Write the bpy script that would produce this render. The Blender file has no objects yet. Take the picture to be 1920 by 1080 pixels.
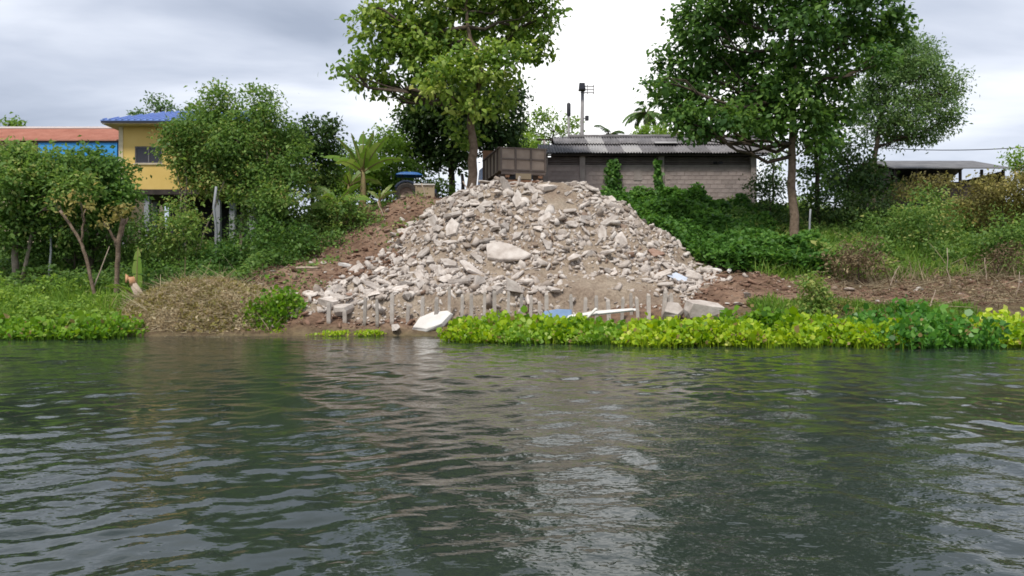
import bpy, bmesh, math
import numpy as np
from mathutils import Vector, Matrix

scene = bpy.context.scene
col = scene.collection
PI = math.pi

# ------------------------------------------------------------------ camera
FPX, CAMH, HORIZ = 1507.0, 1.45, 550.0
cam_d = bpy.data.cameras.new('camera'); cam = bpy.data.objects.new('camera', cam_d)
col.objects.link(cam); scene.camera = cam
cam_d.sensor_width = 36.0; cam_d.lens = 36.0 * FPX / 1920.0
cam_d.clip_start = 0.1; cam_d.clip_end = 3000
cam.location = (0, 0, CAMH)
cam.rotation_euler = (PI / 2 + math.atan((HORIZ - 540) / FPX), 0, 0)

# ------------------------------------------------------------------ sky
SUN_EL, SUN_AZ = math.radians(60), math.radians(205)      # azimuth clockwise from +Y: behind the boat, to the left
world = bpy.data.worlds.new('World'); scene.world = world; world.use_nodes = True
wn, wl = world.node_tree.nodes, world.node_tree.links
wn.clear()
def wnode(t, **k):
    n = wn.new(t)
    for a, b in k.items(): setattr(n, a, b)
    return n
sky = wnode('ShaderNodeTexSky', sky_type='NISHITA', sun_disc=False, sun_elevation=SUN_EL, sun_rotation=SUN_AZ)
tc = wnode('ShaderNodeTexCoord')
sep = wnode('ShaderNodeSeparateXYZ'); wl.new(tc.outputs['Generated'], sep.inputs[0])
zc = wnode('ShaderNodeMath', operation='ADD'); wl.new(sep.outputs[2], zc.inputs[0]); zc.inputs[1].default_value = 0.22
zc2 = wnode('ShaderNodeMath', operation='MAXIMUM'); wl.new(zc.outputs[0], zc2.inputs[0]); zc2.inputs[1].default_value = 0.08
dvd = wnode('ShaderNodeVectorMath', operation='DIVIDE'); wl.new(tc.outputs['Generated'], dvd.inputs[0])
cmb = wnode('ShaderNodeCombineXYZ')
for i in range(3): wl.new(zc2.outputs[0], cmb.inputs[i])
wl.new(cmb.outputs[0], dvd.inputs[1])
mp = wnode('ShaderNodeMapping'); wl.new(dvd.outputs[0], mp.inputs[0])
mp.inputs['Location'].default_value = (3.1, 1.7, 0.0); mp.inputs['Scale'].default_value = (0.62, 1.0, 0.0)
nz = wnode('ShaderNodeTexNoise'); wl.new(mp.outputs[0], nz.inputs['Vector'])
nz.inputs['Scale'].default_value = 1.45; nz.inputs['Detail'].default_value = 6; nz.inputs['Roughness'].default_value = 0.5
nz.inputs['Distortion'].default_value = 0.35
# thin bright cloud seen low over the middle of the far bank
bd = Vector((0.10, 0.962, 0.25)).normalized()
dot = wnode('ShaderNodeVectorMath', operation='DOT_PRODUCT'); wl.new(tc.outputs['Generated'], dot.inputs[0]); dot.inputs[1].default_value = bd
br = wnode('ShaderNodeMapRange', interpolation_type='SMOOTHSTEP'); wl.new(dot.outputs['Value'], br.inputs[0])
br.inputs[1].default_value = 0.945; br.inputs[2].default_value = 0.999; br.inputs[3].default_value = 0.0; br.inputs[4].default_value = 0.38
add = wnode('ShaderNodeMath', operation='ADD'); wl.new(nz.outputs['Fac'], add.inputs[0]); wl.new(br.outputs[0], add.inputs[1])
ramp = wnode('ShaderNodeValToRGB'); wl.new(add.outputs[0], ramp.inputs[0])
e = ramp.color_ramp.elements
e[0].position = 0.38; e[0].color = (0.185, 0.21, 0.262, 1)
e[1].position = 0.84; e[1].color = (0.66, 0.655, 0.65, 1)
m1 = ramp.color_ramp.elements.new(0.48); m1.color = (0.265, 0.29, 0.345, 1)
m2 = ramp.color_ramp.elements.new(0.58); m2.color = (0.37, 0.392, 0.44, 1)
sc = wnode('ShaderNodeVectorMath', operation='SCALE'); wl.new(ramp.outputs[0], sc.inputs[0]); sc.inputs['Scale'].default_value = 10.0
mix = wnode('ShaderNodeMix', data_type='RGBA'); mix.inputs['Factor'].default_value = 0.95
wl.new(sky.outputs[0], mix.inputs['A']); wl.new(sc.outputs[0], mix.inputs['B'])
bg = wnode('ShaderNodeBackground'); bg.inputs['Strength'].default_value = 0.1
wl.new(mix.outputs['Result'], bg.inputs['Color'])
wo = wnode('ShaderNodeOutputWorld'); wl.new(bg.outputs[0], wo.inputs[0])

# ------------------------------------------------------------------ sun behind thin cloud
sun_d = bpy.data.lights.new('sun', 'SUN'); sun = bpy.data.objects.new('sun', sun_d); col.objects.link(sun)
sun_d.energy = 1.5; sun_d.angle = math.radians(10); sun_d.color = (1.0, 0.95, 0.87)
sd = Vector((math.sin(SUN_AZ) * math.cos(SUN_EL), math.cos(SUN_AZ) * math.cos(SUN_EL), math.sin(SUN_EL)))
sun.rotation_euler = sd.to_track_quat('Z', 'Y').to_euler(); sun.location = (-10, -10, 40)

scene.view_settings.view_transform = 'Standard'; scene.view_settings.look = 'None'
scene.view_settings.exposure = 1.2; scene.view_settings.gamma = 1.0; scene.view_settings.use_curve_mapping = False
cy = scene.cycles
cy.max_bounces = 8; cy.diffuse_bounces = 4; cy.glossy_bounces = 3; cy.transmission_bounces = 8; cy.transparent_max_bounces = 4
cy.caustics_reflective = False; cy.caustics_refractive = False; cy.pixel_filter_type = 'BLACKMAN_HARRIS'; cy.filter_width = 1.7
cy.use_denoising = True

# ================================================================== helpers
def P(px, py, d):
    """a point of the place: what stands d metres out and shows at px, py of the 1920 x 1080 photograph"""
    return np.array(((px - 960) / FPX * d, d, CAMH + (HORIZ - py) / FPX * d))
def X(px, d): return (px - 960) / FPX * d
def Z(py, d): return CAMH + (HORIZ - py) / FPX * d

def tag(o, label=None, cat=None, group=None, kind=None):
    if label: o['label'] = label
    if cat: o['category'] = cat
    if group: o['group'] = group
    if kind: o['kind'] = kind
    return o
def empty(name, loc=(0, 0, 0), rz=0.0):
    o = bpy.data.objects.new(name, None); col.objects.link(o)
    o.location = Vector([float(c) for c in loc]); o.rotation_euler = (0, 0, rz); o.empty_display_size = 0.3
    return o
def link(name, me, mat=None, parent=None, smooth=False):
    o = bpy.data.objects.new(name, me); col.objects.link(o)
    if mat is not None and not me.materials: me.materials.append(mat)
    if parent is not None: o.parent = parent
    if smooth: me.polygons.foreach_set('use_smooth', np.ones(len(me.polygons), bool))
    return o

def fastmesh(name, V, faces_flat, sizes, attrs=None):
    """V (n,3); faces_flat loop vertex ids; sizes verts per face"""
    me = bpy.data.meshes.new(name)
    V = np.asarray(V, np.float32); faces_flat = np.asarray(faces_flat, np.int32); sizes = np.asarray(sizes, np.int32)
    me.vertices.add(len(V)); me.vertices.foreach_set('co', V.ravel())
    me.loops.add(len(faces_flat)); me.loops.foreach_set('vertex_index', faces_flat)
    me.polygons.add(len(sizes))
    st = np.concatenate(([0], np.cumsum(sizes)[:-1])).astype(np.int32)
    me.polygons.foreach_set('loop_start', st)
    try: me.polygons.foreach_set('loop_total', sizes)
    except Exception: pass
    for k, v in (attrs or {}).items():
        a = me.attributes.new(k, 'FLOAT', 'POINT'); a.data.foreach_set('value', np.asarray(v, np.float32))
    me.update(calc_edges=True)
    return me

class MB:
    """collects boxes, tubes and prisms; build() links them as one mesh object"""
    def __init__(s): s.v = []; s.f = []
    def add(s, vs, fs):
        n = len(s.v); s.v += [tuple(float(c) for c in v) for v in vs]; s.f += [tuple(n + i for i in f) for f in fs]; return s
    def box(s, x0, x1, y0, y1, z0, z1):
        return s.add([(x0,y0,z0),(x1,y0,z0),(x1,y1,z0),(x0,y1,z0),(x0,y0,z1),(x1,y0,z1),(x1,y1,z1),(x0,y1,z1)],
                     [(0,3,2,1),(4,5,6,7),(0,1,5,4),(1,2,6,5),(2,3,7,6),(3,0,4,7)])
    def hexa(s, v8):   # bottom 4 then top 4
        return s.add(v8, [(0,3,2,1),(4,5,6,7),(0,1,5,4),(1,2,6,5),(2,3,7,6),(3,0,4,7)])
    def tube(s, pts, rad, n=8, cap=True):
        pts = [Vector([float(c) for c in p]) for p in pts]; rings = []
        if not hasattr(rad, '__len__'): rad = [rad] * len(pts)
        ref = Vector((0.13, 0.31, 0.94)) 
        d0 = (pts[1] - pts[0]).normalized()
        if abs(d0.dot(ref)) > 0.8: ref = Vector((1, 0.1, 0))
        vs = []
        for i, p in enumerate(pts):
            a = pts[max(0, i-1)]; b = pts[min(len(pts)-1, i+1)]; t = (b - a).normalized()
            u = t.cross(ref).normalized(); w = t.cross(u).normalized()
            for k in range(n):
                an = 2*PI*k/n; vs.append(p + (u*math.cos(an) + w*math.sin(an)) * rad[i])
        fs = []
        for i in range(len(pts)-1):
            for k in range(n):
                fs.append((i*n+k, i*n+(k+1)%n, (i+1)*n+(k+1)%n, (i+1)*n+k))
        if cap: fs += [tuple(range(n-1,-1,-1)), tuple((len(pts)-1)*n+k for k in range(n))]
        return s.add(vs, fs)
    def lathe(s, prof, axis='z', n=24, c=(0,0,0)):
        vs = []
        for r, h in prof:
            for k in range(n):
                a = 2*PI*k/n
                v = (r*math.cos(a), r*math.sin(a), h) if axis == 'z' else (h, r*math.cos(a), r*math.sin(a))
                vs.append((v[0]+c[0], v[1]+c[1], v[2]+c[2]))
        fs = [(i*n+k, i*n+(k+1)%n, (i+1)*n+(k+1)%n, (i+1)*n+k) for i in range(len(prof)-1) for k in range(n)]
        fs += [tuple(range(n-1,-1,-1)), tuple((len(prof)-1)*n+k for k in range(n))]
        return s.add(vs, fs)
    def mesh(s, name):
        me = bpy.data.meshes.new(name); me.from_pydata(s.v, [], s.f); me.update(); return me
    def build(s, name, mat, parent=None, smooth=False, bevel=0):
        o = link(name, s.mesh(name), mat, parent, smooth)
        if bevel:
            b = o.modifiers.new('bevel', 'BEVEL'); b.width = bevel; b.segments = 1; b.limit_method = 'ANGLE'
        return o

# ---- value noise
def _h(i, j, s):
    n = (i.astype(np.int64) * 374761393 + j.astype(np.int64) * 668265263 + s * 974711) & 0x7fffffff
    n = ((n ^ (n >> 13)) * 1274126177) & 0x7fffffff
    return ((n ^ (n >> 16)) & 0xffff) / 65535.0
def vn(x, y, s=0):
    x = np.asarray(x, float); y = np.asarray(y, float)
    i = np.floor(x); j = np.floor(y); u = x - i; v = y - j; u = u*u*(3-2*u); v = v*v*(3-2*v)
    return (_h(i,j,s)*(1-u) + _h(i+1,j,s)*u)*(1-v) + (_h(i,j+1,s)*(1-u) + _h(i+1,j+1,s)*u)*v
def fbm(x, y, s=0, o=4):
    t = 0; a = 0.5; w = 0
    for k in range(o): t = t + a*vn(x, y, s+k*17); w += a; a *= 0.5; x = x*2.03+5.1; y = y*2.03+1.7
    return t / w

# ================================================================== materials
def mat(name):
    m = bpy.data.materials.new(name); m.use_nodes = True
    nt = m.node_tree; b = nt.nodes['Principled BSDF']; return m, nt, b
def nd(nt, t, **k):
    n = nt.nodes.new(t)
    for a, b in k.items(): setattr(n, a, b)
    return n
def rampn(nt, stops, src):
    r = nd(nt, 'ShaderNodeValToRGB'); el = r.color_ramp.elements
    el[0].position = stops[0][0]; el[0].color = (*stops[0][1], 1); el[1].position = stops[-1][0]; el[1].color = (*stops[-1][1], 1)
    for p, c in stops[1:-1]: q = el.new(p); q.color = (*c, 1)
    nt.links.new(src, r.inputs[0]); return r
def noise(nt, scale, detail=4, rough=0.6, coord='Object', vec=None):
    n = nd(nt, 'ShaderNodeTexNoise'); n.inputs['Scale'].default_value = scale; n.inputs['Detail'].default_value = detail; n.inputs['Roughness'].default_value = rough
    if vec is None:
        t = nd(nt, 'ShaderNodeTexCoord'); vec = t.outputs[coord]
    nt.links.new(vec, n.inputs['Vector']); return n
def bump(nt, b, src, strength=0.4, dist=0.05):
    bp = nd(nt, 'ShaderNodeBump'); bp.inputs['Strength'].default_value = strength; bp.inputs['Distance'].default_value = dist
    nt.links.new(src, bp.inputs['Height']); nt.links.new(bp.outputs[0], b.inputs['Normal']); return bp
def rough_mat(name, stops, scale=3.0, rough=0.85, bstr=0.4, bdist=0.02, bscale=None, metal=0.0, detail=6, objrand=0.0, spec=0.3):
    m, nt, b = mat(name)
    n = noise(nt, scale, detail, 0.62); r = rampn(nt, stops, n.outputs['Fac']); c = r.outputs[0]
    if objrand:
        oi = nd(nt, 'ShaderNodeObjectInfo'); mr = nd(nt, 'ShaderNodeMapRange'); nt.links.new(oi.outputs['Random'], mr.inputs[0])
        mr.inputs[3].default_value = 1-objrand; mr.inputs[4].default_value = 1+objrand
        h = nd(nt, 'ShaderNodeHueSaturation'); nt.links.new(mr.outputs[0], h.inputs['Value']); nt.links.new(c, h.inputs['Color']); c = h.outputs[0]
    nt.links.new(c, b.inputs['Base Color']); b.inputs['Roughness'].default_value = rough; b.inputs['Metallic'].default_value = metal
    b.inputs['Specular IOR Level'].default_value = spec
    n2 = noise(nt, bscale or scale*4, 6, 0.65); bump(nt, b, n2.outputs['Fac'], bstr, bdist); return m
LEAF_GAIN = {'teak_leaf':2.0,'deep_leaf':2.1,'dark_leaf':1.8,'mid_leaf':2.0,'grey_leaf':2.1,'bright_leaf':1.7,'vine_leaf':2.4,'olive_leaf':1.6,'grass_blade':1.8,'banana_leaf':1.6,'hyacinth_yellow':1.3,'hyacinth_green':1.2,'hyacinth_deep':1.15,'dry_leaf':1.25,'dry_stalk':1.35,'heap_leaf':1.3}   # reflected plus transmitted share
def leaf_mat(name, stops, trans=0.28, rough=0.5, spec=0.25):
    stops = [(p, tuple(min(.9, v*LEAF_GAIN.get(name, 1.0)) for v in c)) for p, c in stops]
    m, nt, b = mat(name)
    a = nd(nt, 'ShaderNodeAttribute', attribute_name='tint'); r = rampn(nt, stops, a.outputs['Fac'])
    nt.links.new(r.outputs[0], b.inputs['Base Color']); b.inputs['Roughness'].default_value = rough; b.inputs['Specular IOR Level'].default_value = spec
    t = nd(nt, 'ShaderNodeBsdfTranslucent')
    h = nd(nt, 'ShaderNodeHueSaturation'); h.inputs['Value'].default_value = 1.15; h.inputs['Saturation'].default_value = 1.08; h.inputs['Hue'].default_value = 0.49
    nt.links.new(r.outputs[0], h.inputs['Color']); nt.links.new(h.outputs[0], t.inputs['Color'])
    mx = nd(nt, 'ShaderNodeMixShader'); mx.inputs[0].default_value = min(.46, trans + .14)
    nt.links.new(b.outputs[0], mx.inputs[1]); nt.links.new(t.outputs[0], mx.inputs[2])
    nt.links.new(mx.outputs[0], nt.nodes['Material Output'].inputs['Surface']); return m
def plain(name, c, rough=0.6, var=0.15, metal=0.0, scale=4.0, spec=0.3):
    c = np.array(c); return rough_mat(name, [(0.3, tuple(c*(1-var))), (0.7, tuple(np.minimum(c*(1+var), 0.95)))], scale, rough, 0.15, 0.01, metal=metal, spec=spec)

M = {}
M['bark'] = rough_mat('bark', [(0.3, (0.10,0.068,0.045)), (0.5, (0.19,0.135,0.095)), (0.72, (0.28,0.21,0.155))], 5, 0.9, 0.8, 0.04, 14)
M['bark_pale'] = rough_mat('bark_pale', [(0.3, (0.16,0.125,0.095)), (0.7, (0.34,0.28,0.22))], 6, 0.9, 0.7, 0.03, 16)
M['bark_dark'] = rough_mat('bark_dark', [(0.3, (0.045,0.034,0.025)), (0.7, (0.12,0.09,0.065))], 6, 0.9, 0.7, 0.03, 16)
M['teak_leaf'] = leaf_mat('teak_leaf', [(0.0, (0.042,0.085,0.016)), (0.4, (0.092,0.155,0.026)), (0.75, (0.175,0.235,0.045)), (1.0, (0.31,0.34,0.11))], 0.36)
M['dark_leaf'] = leaf_mat('dark_leaf', [(0.0, (0.018,0.04,0.012)), (0.5, (0.036,0.07,0.018)), (1.0, (0.075,0.11,0.025))], 0.22)
M['deep_leaf'] = leaf_mat('deep_leaf', [(0.0, (0.022,0.055,0.013)), (0.5, (0.048,0.10,0.02)), (1.0, (0.105,0.17,0.035))], 0.3)
M['grey_leaf'] = leaf_mat('grey_leaf', [(0.0, (0.04,0.078,0.027)), (0.5, (0.077,0.13,0.042)), (1.0, (0.14,0.195,0.065))], 0.3)
M['mid_leaf'] = leaf_mat('mid_leaf', [(0.0, (0.03,0.065,0.015)), (0.5, (0.075,0.135,0.03)), (0.85, (0.135,0.20,0.045)), (1.0, (0.21,0.22,0.07))], 0.3)
M['bright_leaf'] = leaf_mat('bright_leaf', [(0.0, (0.07,0.13,0.02)), (0.5, (0.13,0.22,0.035)), (1.0, (0.24,0.32,0.06))], 0.35)
M['vine_leaf'] = leaf_mat('vine_leaf', [(0.0, (0.021,0.056,0.011)), (0.5, (0.047,0.107,0.019)), (1.0, (0.092,0.165,0.03))], 0.28)
M['olive_leaf'] = leaf_mat('olive_leaf', [(0.0, (0.09,0.075,0.03)), (0.45, (0.15,0.14,0.045)), (0.8, (0.23,0.21,0.06)), (1.0, (0.33,0.27,0.10))], 0.28)
M['dry_leaf'] = leaf_mat('dry_leaf', [(0.0, (0.13,0.095,0.055)), (0.5, (0.28,0.22,0.125)), (1.0, (0.46,0.39,0.24))], 0.15, 0.8)
M['hy_yellow'] = leaf_mat('hyacinth_yellow', [(0.0, (0.30,0.22,0.09)), (0.045, (0.08,0.18,0.012)), (0.4, (0.22,0.36,0.02)), (0.8, (0.40,0.50,0.035)), (1.0, (0.60,0.62,0.16))], 0.35, 0.4)
M['hy_green'] = leaf_mat('hyacinth_green', [(0.0, (0.30,0.22,0.09)), (0.045, (0.045,0.12,0.012)), (0.4, (0.13,0.27,0.022)), (0.8, (0.25,0.40,0.04)), (1.0, (0.46,0.56,0.16))], 0.33, 0.38)
M['hy_deep'] = leaf_mat('hyacinth_deep', [(0.0, (0.30,0.22,0.09)), (0.045, (0.03,0.10,0.016)), (0.4, (0.075,0.22,0.03)), (0.8, (0.15,0.33,0.05)), (1.0, (0.36,0.52,0.18))], 0.3, 0.36)
M['grass'] = leaf_mat('grass_blade', [(0.0, (0.06,0.12,0.018)), (0.5, (0.115,0.20,0.03)), (0.85, (0.20,0.27,0.05)), (1.0, (0.34,0.30,0.14))], 0.3, 0.5)
M['straw'] = leaf_mat('straw', [(0.0, (0.14,0.105,0.06)), (0.5, (0.30,0.235,0.145)), (1.0, (0.50,0.42,0.28))], 0.1, 0.8)
M['dry_stalk'] = leaf_mat('dry_stalk', [(0.0, (0.20,0.15,0.09)), (0.5, (0.40,0.33,0.20)), (1.0, (0.60,0.53,0.36))], 0.1, 0.8)
M['heap_leaf'] = leaf_mat('heap_leaf', [(0.0, (0.20,0.145,0.085)), (0.5, (0.40,0.32,0.19)), (1.0, (0.62,0.54,0.36))], 0.2, 0.8)
M['banana'] = leaf_mat('banana_leaf', [(0.0, (0.07,0.14,0.02)), (0.5, (0.13,0.22,0.035)), (1.0, (0.26,0.29,0.09))], 0.4, 0.4)
M['banana_stem'] = rough_mat('banana_stem', [(0.3, (0.13,0.085,0.05)), (0.5, (0.22,0.16,0.075)), (0.75, (0.25,0.25,0.09))], 2.2, 0.7, 0.4, 0.02, 9)
M['concrete'] = rough_mat('broken_concrete', [(0.25, (0.31,0.255,0.215)), (0.48, (0.49,0.43,0.38)), (0.75, (0.66,0.605,0.55))], 1.9, 0.92, 0.7, 0.03, 12, objrand=0.22)
M['white_slab'] = rough_mat('white_slab', [(0.3, (0.62,0.58,0.53)), (0.7, (0.80,0.77,0.73))], 2.5, 0.85, 0.4, 0.02, 12)
def stake_mat():
    m = rough_mat('post_concrete', [(0.25, (0.31,0.265,0.225)), (0.7, (0.53,0.475,0.425))], 3.5, 0.9, 0.5, 0.02, 18, objrand=0.2)
    nt = m.node_tree; b = nt.nodes['Principled BSDF']; src = b.inputs['Base Color'].links[0].from_socket
    g = nd(nt, 'ShaderNodeNewGeometry'); sx = nd(nt, 'ShaderNodeSeparateXYZ'); nt.links.new(g.outputs['Position'], sx.inputs[0]); n = noise(nt, 2.2, 4, .6, vec=g.outputs['Position'])
    a = nd(nt, 'ShaderNodeMath', operation='MULTIPLY_ADD'); nt.links.new(n.outputs['Fac'], a.inputs[0]); a.inputs[1].default_value = -0.55; nt.links.new(sx.outputs[2], a.inputs[2])
    r = rampn(nt, [(0.0, (.85,.85,.85)), (0.25, (0,0,0))], a.outputs[0])          # old flood stain, ragged upper edge
    mx = nd(nt, 'ShaderNodeMix', data_type='RGBA'); nt.links.new(r.outputs[0], mx.inputs['Factor']); nt.links.new(src, mx.inputs['A']); mx.inputs['B'].default_value = (0.13,0.10,0.07,1)
    nt.links.new(mx.outputs['Result'], b.inputs['Base Color']); return m
M['stake'] = stake_mat()
M['brick'] = rough_mat('brick_rubble', [(0.3, (0.24,0.14,0.10)), (0.7, (0.38,0.26,0.20))], 3.5, 0.92, 0.6, 0.03, 14, objrand=0.2)
M['blue_sheet'] = rough_mat('blue_sheet', [(0.3, (0.13,0.22,0.38)), (0.7, (0.22,0.33,0.50))], 2.0, 0.55, 0.15, 0.01)
M['pale_blue'] = rough_mat('pale_blue_sheet', [(0.3, (0.45,0.50,0.60)), (0.7, (0.62,0.66,0.72))], 2.0, 0.6, 0.15, 0.01)

def ground_mat():
    m, nt, b = mat('red_soil')
    g = nd(nt, 'ShaderNodeNewGeometry')
    n1 = noise(nt, 0.55, 6, 0.6, vec=g.outputs['Position']); n2 = noise(nt, 4.5, 8, 0.7, vec=g.outputs['Position'])
    r1 = rampn(nt, [(0.3, (0.13,0.077,0.05)), (0.5, (0.225,0.142,0.096)), (0.7, (0.31,0.215,0.152))], n1.outputs['Fac'])
    r2 = rampn(nt, [(0.3, (0.40,0.38,0.36)), (0.52, (0.95,0.95,0.95)), (0.75, (1.3,1.25,1.2))], n2.outputs['Fac'])
    mx = nd(nt, 'ShaderNodeMix', data_type='RGBA', blend_type='MULTIPLY'); mx.inputs['Factor'].default_value = 1
    nt.links.new(r1.outputs[0], mx.inputs['A']); nt.links.new(r2.outputs[0], mx.inputs['B'])
    a = nd(nt, 'ShaderNodeAttribute', attribute_name='litter')
    r3 = rampn(nt, [(0.35, (0.045,0.042,0.022)), (0.65, (0.085,0.11,0.035))], n2.outputs['Fac'])
    m2 = nd(nt, 'ShaderNodeMix', data_type='RGBA'); nt.links.new(a.outputs['Fac'], m2.inputs['Factor'])
    nt.links.new(mx.outputs['Result'], m2.inputs['A']); nt.links.new(r3.outputs[0], m2.inputs['B'])
    nt.links.new(m2.outputs['Result'], b.inputs['Base Color']); b.inputs['Roughness'].default_value = 0.95; b.inputs['Specular IOR Level'].default_value = 0.2
    bump(nt, b, n2.outputs['Fac'], 0.9, 0.12); return m
M['soil'] = ground_mat()
def heap_mat():
    m, nt, b = mat('sandy_rubble_soil')
    g = nd(nt, 'ShaderNodeNewGeometry')
    n1 = noise(nt, 0.6, 6, 0.6, vec=g.outputs['Position']); n2 = noise(nt, 9, 8, 0.75, vec=g.outputs['Position'])
    r1 = rampn(nt, [(0.3, (0.29,0.215,0.16)), (0.55, (0.40,0.32,0.24)), (0.75, (0.47,0.40,0.32))], n1.outputs['Fac'])
    r2 = rampn(nt, [(0.3, (0.5,0.48,0.46)), (0.55, (1,1,1)), (0.75, (1.2,1.2,1.2))], n2.outputs['Fac'])
    mx = nd(nt, 'ShaderNodeMix', data_type='RGBA', blend_type='MULTIPLY'); mx.inputs['Factor'].default_value = 1
    nt.links.new(r1.outputs[0], mx.inputs['A']); nt.links.new(r2.outputs[0], mx.inputs['B']); nt.links.new(mx.outputs['Result'], b.inputs['Base Color'])
    b.inputs['Roughness'].default_value = 0.95; b.inputs['Specular IOR Level'].default_value = 0.2; bump(nt, b, n2.outputs['Fac'], 1.0, 0.1); return m
M['heap'] = heap_mat()
def rubble_mat():
    m, nt, b = mat('small_rubble')
    a = nd(nt, 'ShaderNodeAttribute', attribute_name='tint')
    r = rampn(nt, [(0.0, (0.25,0.165,0.12)), (0.14, (0.31,0.255,0.21)), (0.5, (0.48,0.42,0.37)), (1.0, (0.69,0.635,0.58))], a.outputs['Fac'])
    n2 = noise(nt, 7, 6, 0.65); r2 = rampn(nt, [(0.3, (0.7,0.68,0.66)), (0.7, (1.12,1.12,1.12))], n2.outputs['Fac'])
    mx = nd(nt, 'ShaderNodeMix', data_type='RGBA', blend_type='MULTIPLY'); mx.inputs['Factor'].default_value = 1
    nt.links.new(r.outputs[0], mx.inputs['A']); nt.links.new(r2.outputs[0], mx.inputs['B']); nt.links.new(mx.outputs['Result'], b.inputs['Base Color'])
    b.inputs['Roughness'].default_value = 0.93; b.inputs['Specular IOR Level'].default_value = 0.2; bump(nt, b, n2.outputs['Fac'], 0.6, 0.03); return m
M['rubble'] = rubble_mat()
def clod_mat():
    m, nt, b = mat('soil_clods')
    a = nd(nt, 'ShaderNodeAttribute', attribute_name='tint')
    r = rampn(nt, [(0.0, (0.12,0.065,0.04)), (0.6, (0.26,0.155,0.105)), (0.85, (0.33,0.25,0.19)), (1.0, (0.5,0.45,0.4))], a.outputs['Fac'])
    nt.links.new(r.outputs[0], b.inputs['Base Color']); b.inputs['Roughness'].default_value = 0.95
    n2 = noise(nt, 14, 6, 0.65); bump(nt, b, n2.outputs['Fac'], 0.6, 0.03); return m
M['clod'] = clod_mat()
def water_mat():
    m, nt, b = mat('river_water')
    b.inputs['Base Color'].default_value = (0.024, 0.033, 0.027, 1); b.inputs['Roughness'].default_value = 0.02; b.inputs['IOR'].default_value = 1.33
    b.inputs['Specular IOR Level'].default_value = 0.5
    g = nd(nt, 'ShaderNodeNewGeometry'); mp = nd(nt, 'ShaderNodeMapping'); nt.links.new(g.outputs['Position'], mp.inputs[0]); mp.inputs['Scale'].default_value = (1.0, 1.1, 1)
    n1 = noise(nt, 4.2, 3, 0.55, vec=mp.outputs[0]); n2 = noise(nt, 15, 2, 0.5, vec=mp.outputs[0])
    ad = nd(nt, 'ShaderNodeMath', operation='MULTIPLY_ADD'); nt.links.new(n2.outputs['Fac'], ad.inputs[0]); ad.inputs[1].default_value = 0.22; nt.links.new(n1.outputs['Fac'], ad.inputs[2])
    # wind-ruffled patches between calmer ones
    n3 = noise(nt, 0.16, 3, 0.5, vec=g.outputs['Position'])
    mr = nd(nt, 'ShaderNodeMapRange'); nt.links.new(n3.outputs['Fac'], mr.inputs[0]); mr.inputs[1].default_value = 0.38; mr.inputs[2].default_value = 0.62; mr.inputs[3].default_value = 0.05; mr.inputs[4].default_value = 0.55
    bp = bump(nt, b, ad.outputs[0], 0.3, 0.04); nt.links.new(mr.outputs[0], bp.inputs['Strength']); return m
M['water'] = water_mat()
M['yellow_wall'] = rough_mat('yellow_render', [(0.3, (0.68,0.46,0.13)), (0.7, (0.78,0.56,0.20))], 0.6, 0.85, 0.15, 0.01, 20)
M['cream'] = plain('cream_trim', (0.66,0.56,0.38), 0.8)
M['blue_roof'] = rough_mat('blue_metal_roof', [(0.3, (0.12,0.21,0.54)), (0.7, (0.19,0.30,0.64))], 0.8, 0.4, 0.1, 0.01, spec=0.5)
M['red_roof'] = rough_mat('red_tile_roof', [(0.3, (0.43,0.19,0.135)), (0.7, (0.56,0.29,0.215))], 1.2, 0.8, 0.4, 0.03, 9)
M['blue_wall'] = rough_mat('blue_painted_board', [(0.3, (0.035,0.27,0.66)), (0.7, (0.07,0.36,0.78))], 0.9, 0.6, 0.1, 0.01)
M['white_paint'] = plain('white_paint', (0.72,0.70,0.68), 0.7, 0.08)
M['grey_post'] = plain('grey_column', (0.30,0.31,0.33), 0.85)
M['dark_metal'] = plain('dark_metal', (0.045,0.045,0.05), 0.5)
M['window_frame'] = plain('window_frame', (0.17,0.16,0.17), 0.5)
def glass_mat(name, c):
    m, nt, b = mat(name); b.inputs['Base Color'].default_value = (*c, 1); b.inputs['Roughness'].default_value = 0.12; b.inputs['Specular IOR Level'].default_value = 0.5; return m
M['dark_glass'] = glass_mat('dark_window_glass', (0.035,0.033,0.04))
M['block'] = rough_mat('cement_block_wall', objrand=.13, stops= [(0.25, (0.22,0.175,0.16)), (0.5, (0.37,0.305,0.285)), (0.75, (0.47,0.40,0.375))], scale=0.9, rough=0.95, bstr=0.5, bdist=0.02, bscale=9)
M['block_dark'] = rough_mat('stained_vent_board', [(0.3, (0.13,0.105,0.095)), (0.7, (0.24,0.20,0.185))], 1.5, 0.95, 0.4, 0.02, 9)
M['column'] = rough_mat('stained_column', [(0.3, (0.25,0.21,0.195)), (0.7, (0.40,0.35,0.325))], 1.5, 0.95, 0.4, 0.02, 9)
M['fibre'] = rough_mat('weathered_fibre_cement', [(0.25, (0.11,0.105,0.11)), (0.5, (0.19,0.18,0.185)), (0.75, (0.31,0.29,0.295))], 1.3, 0.9, 0.3, 0.02, 12, objrand=0.22)
M['fibre_pale'] = rough_mat('new_fibre_cement', [(0.3, (0.30,0.29,0.285)), (0.7, (0.44,0.425,0.42))], 1.3, 0.85, 0.2, 0.01, 12)
M['tin_grey'] = rough_mat('old_tin_roof', [(0.3, (0.10,0.097,0.10)), (0.7, (0.20,0.195,0.195))], 1.2, 0.7, 0.3, 0.02, 8)
M['dark_wood'] = rough_mat('dark_old_wood', [(0.3, (0.028,0.023,0.02)), (0.7, (0.075,0.06,0.052))], 2.0, 0.9, 0.4, 0.02, 10)
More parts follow.
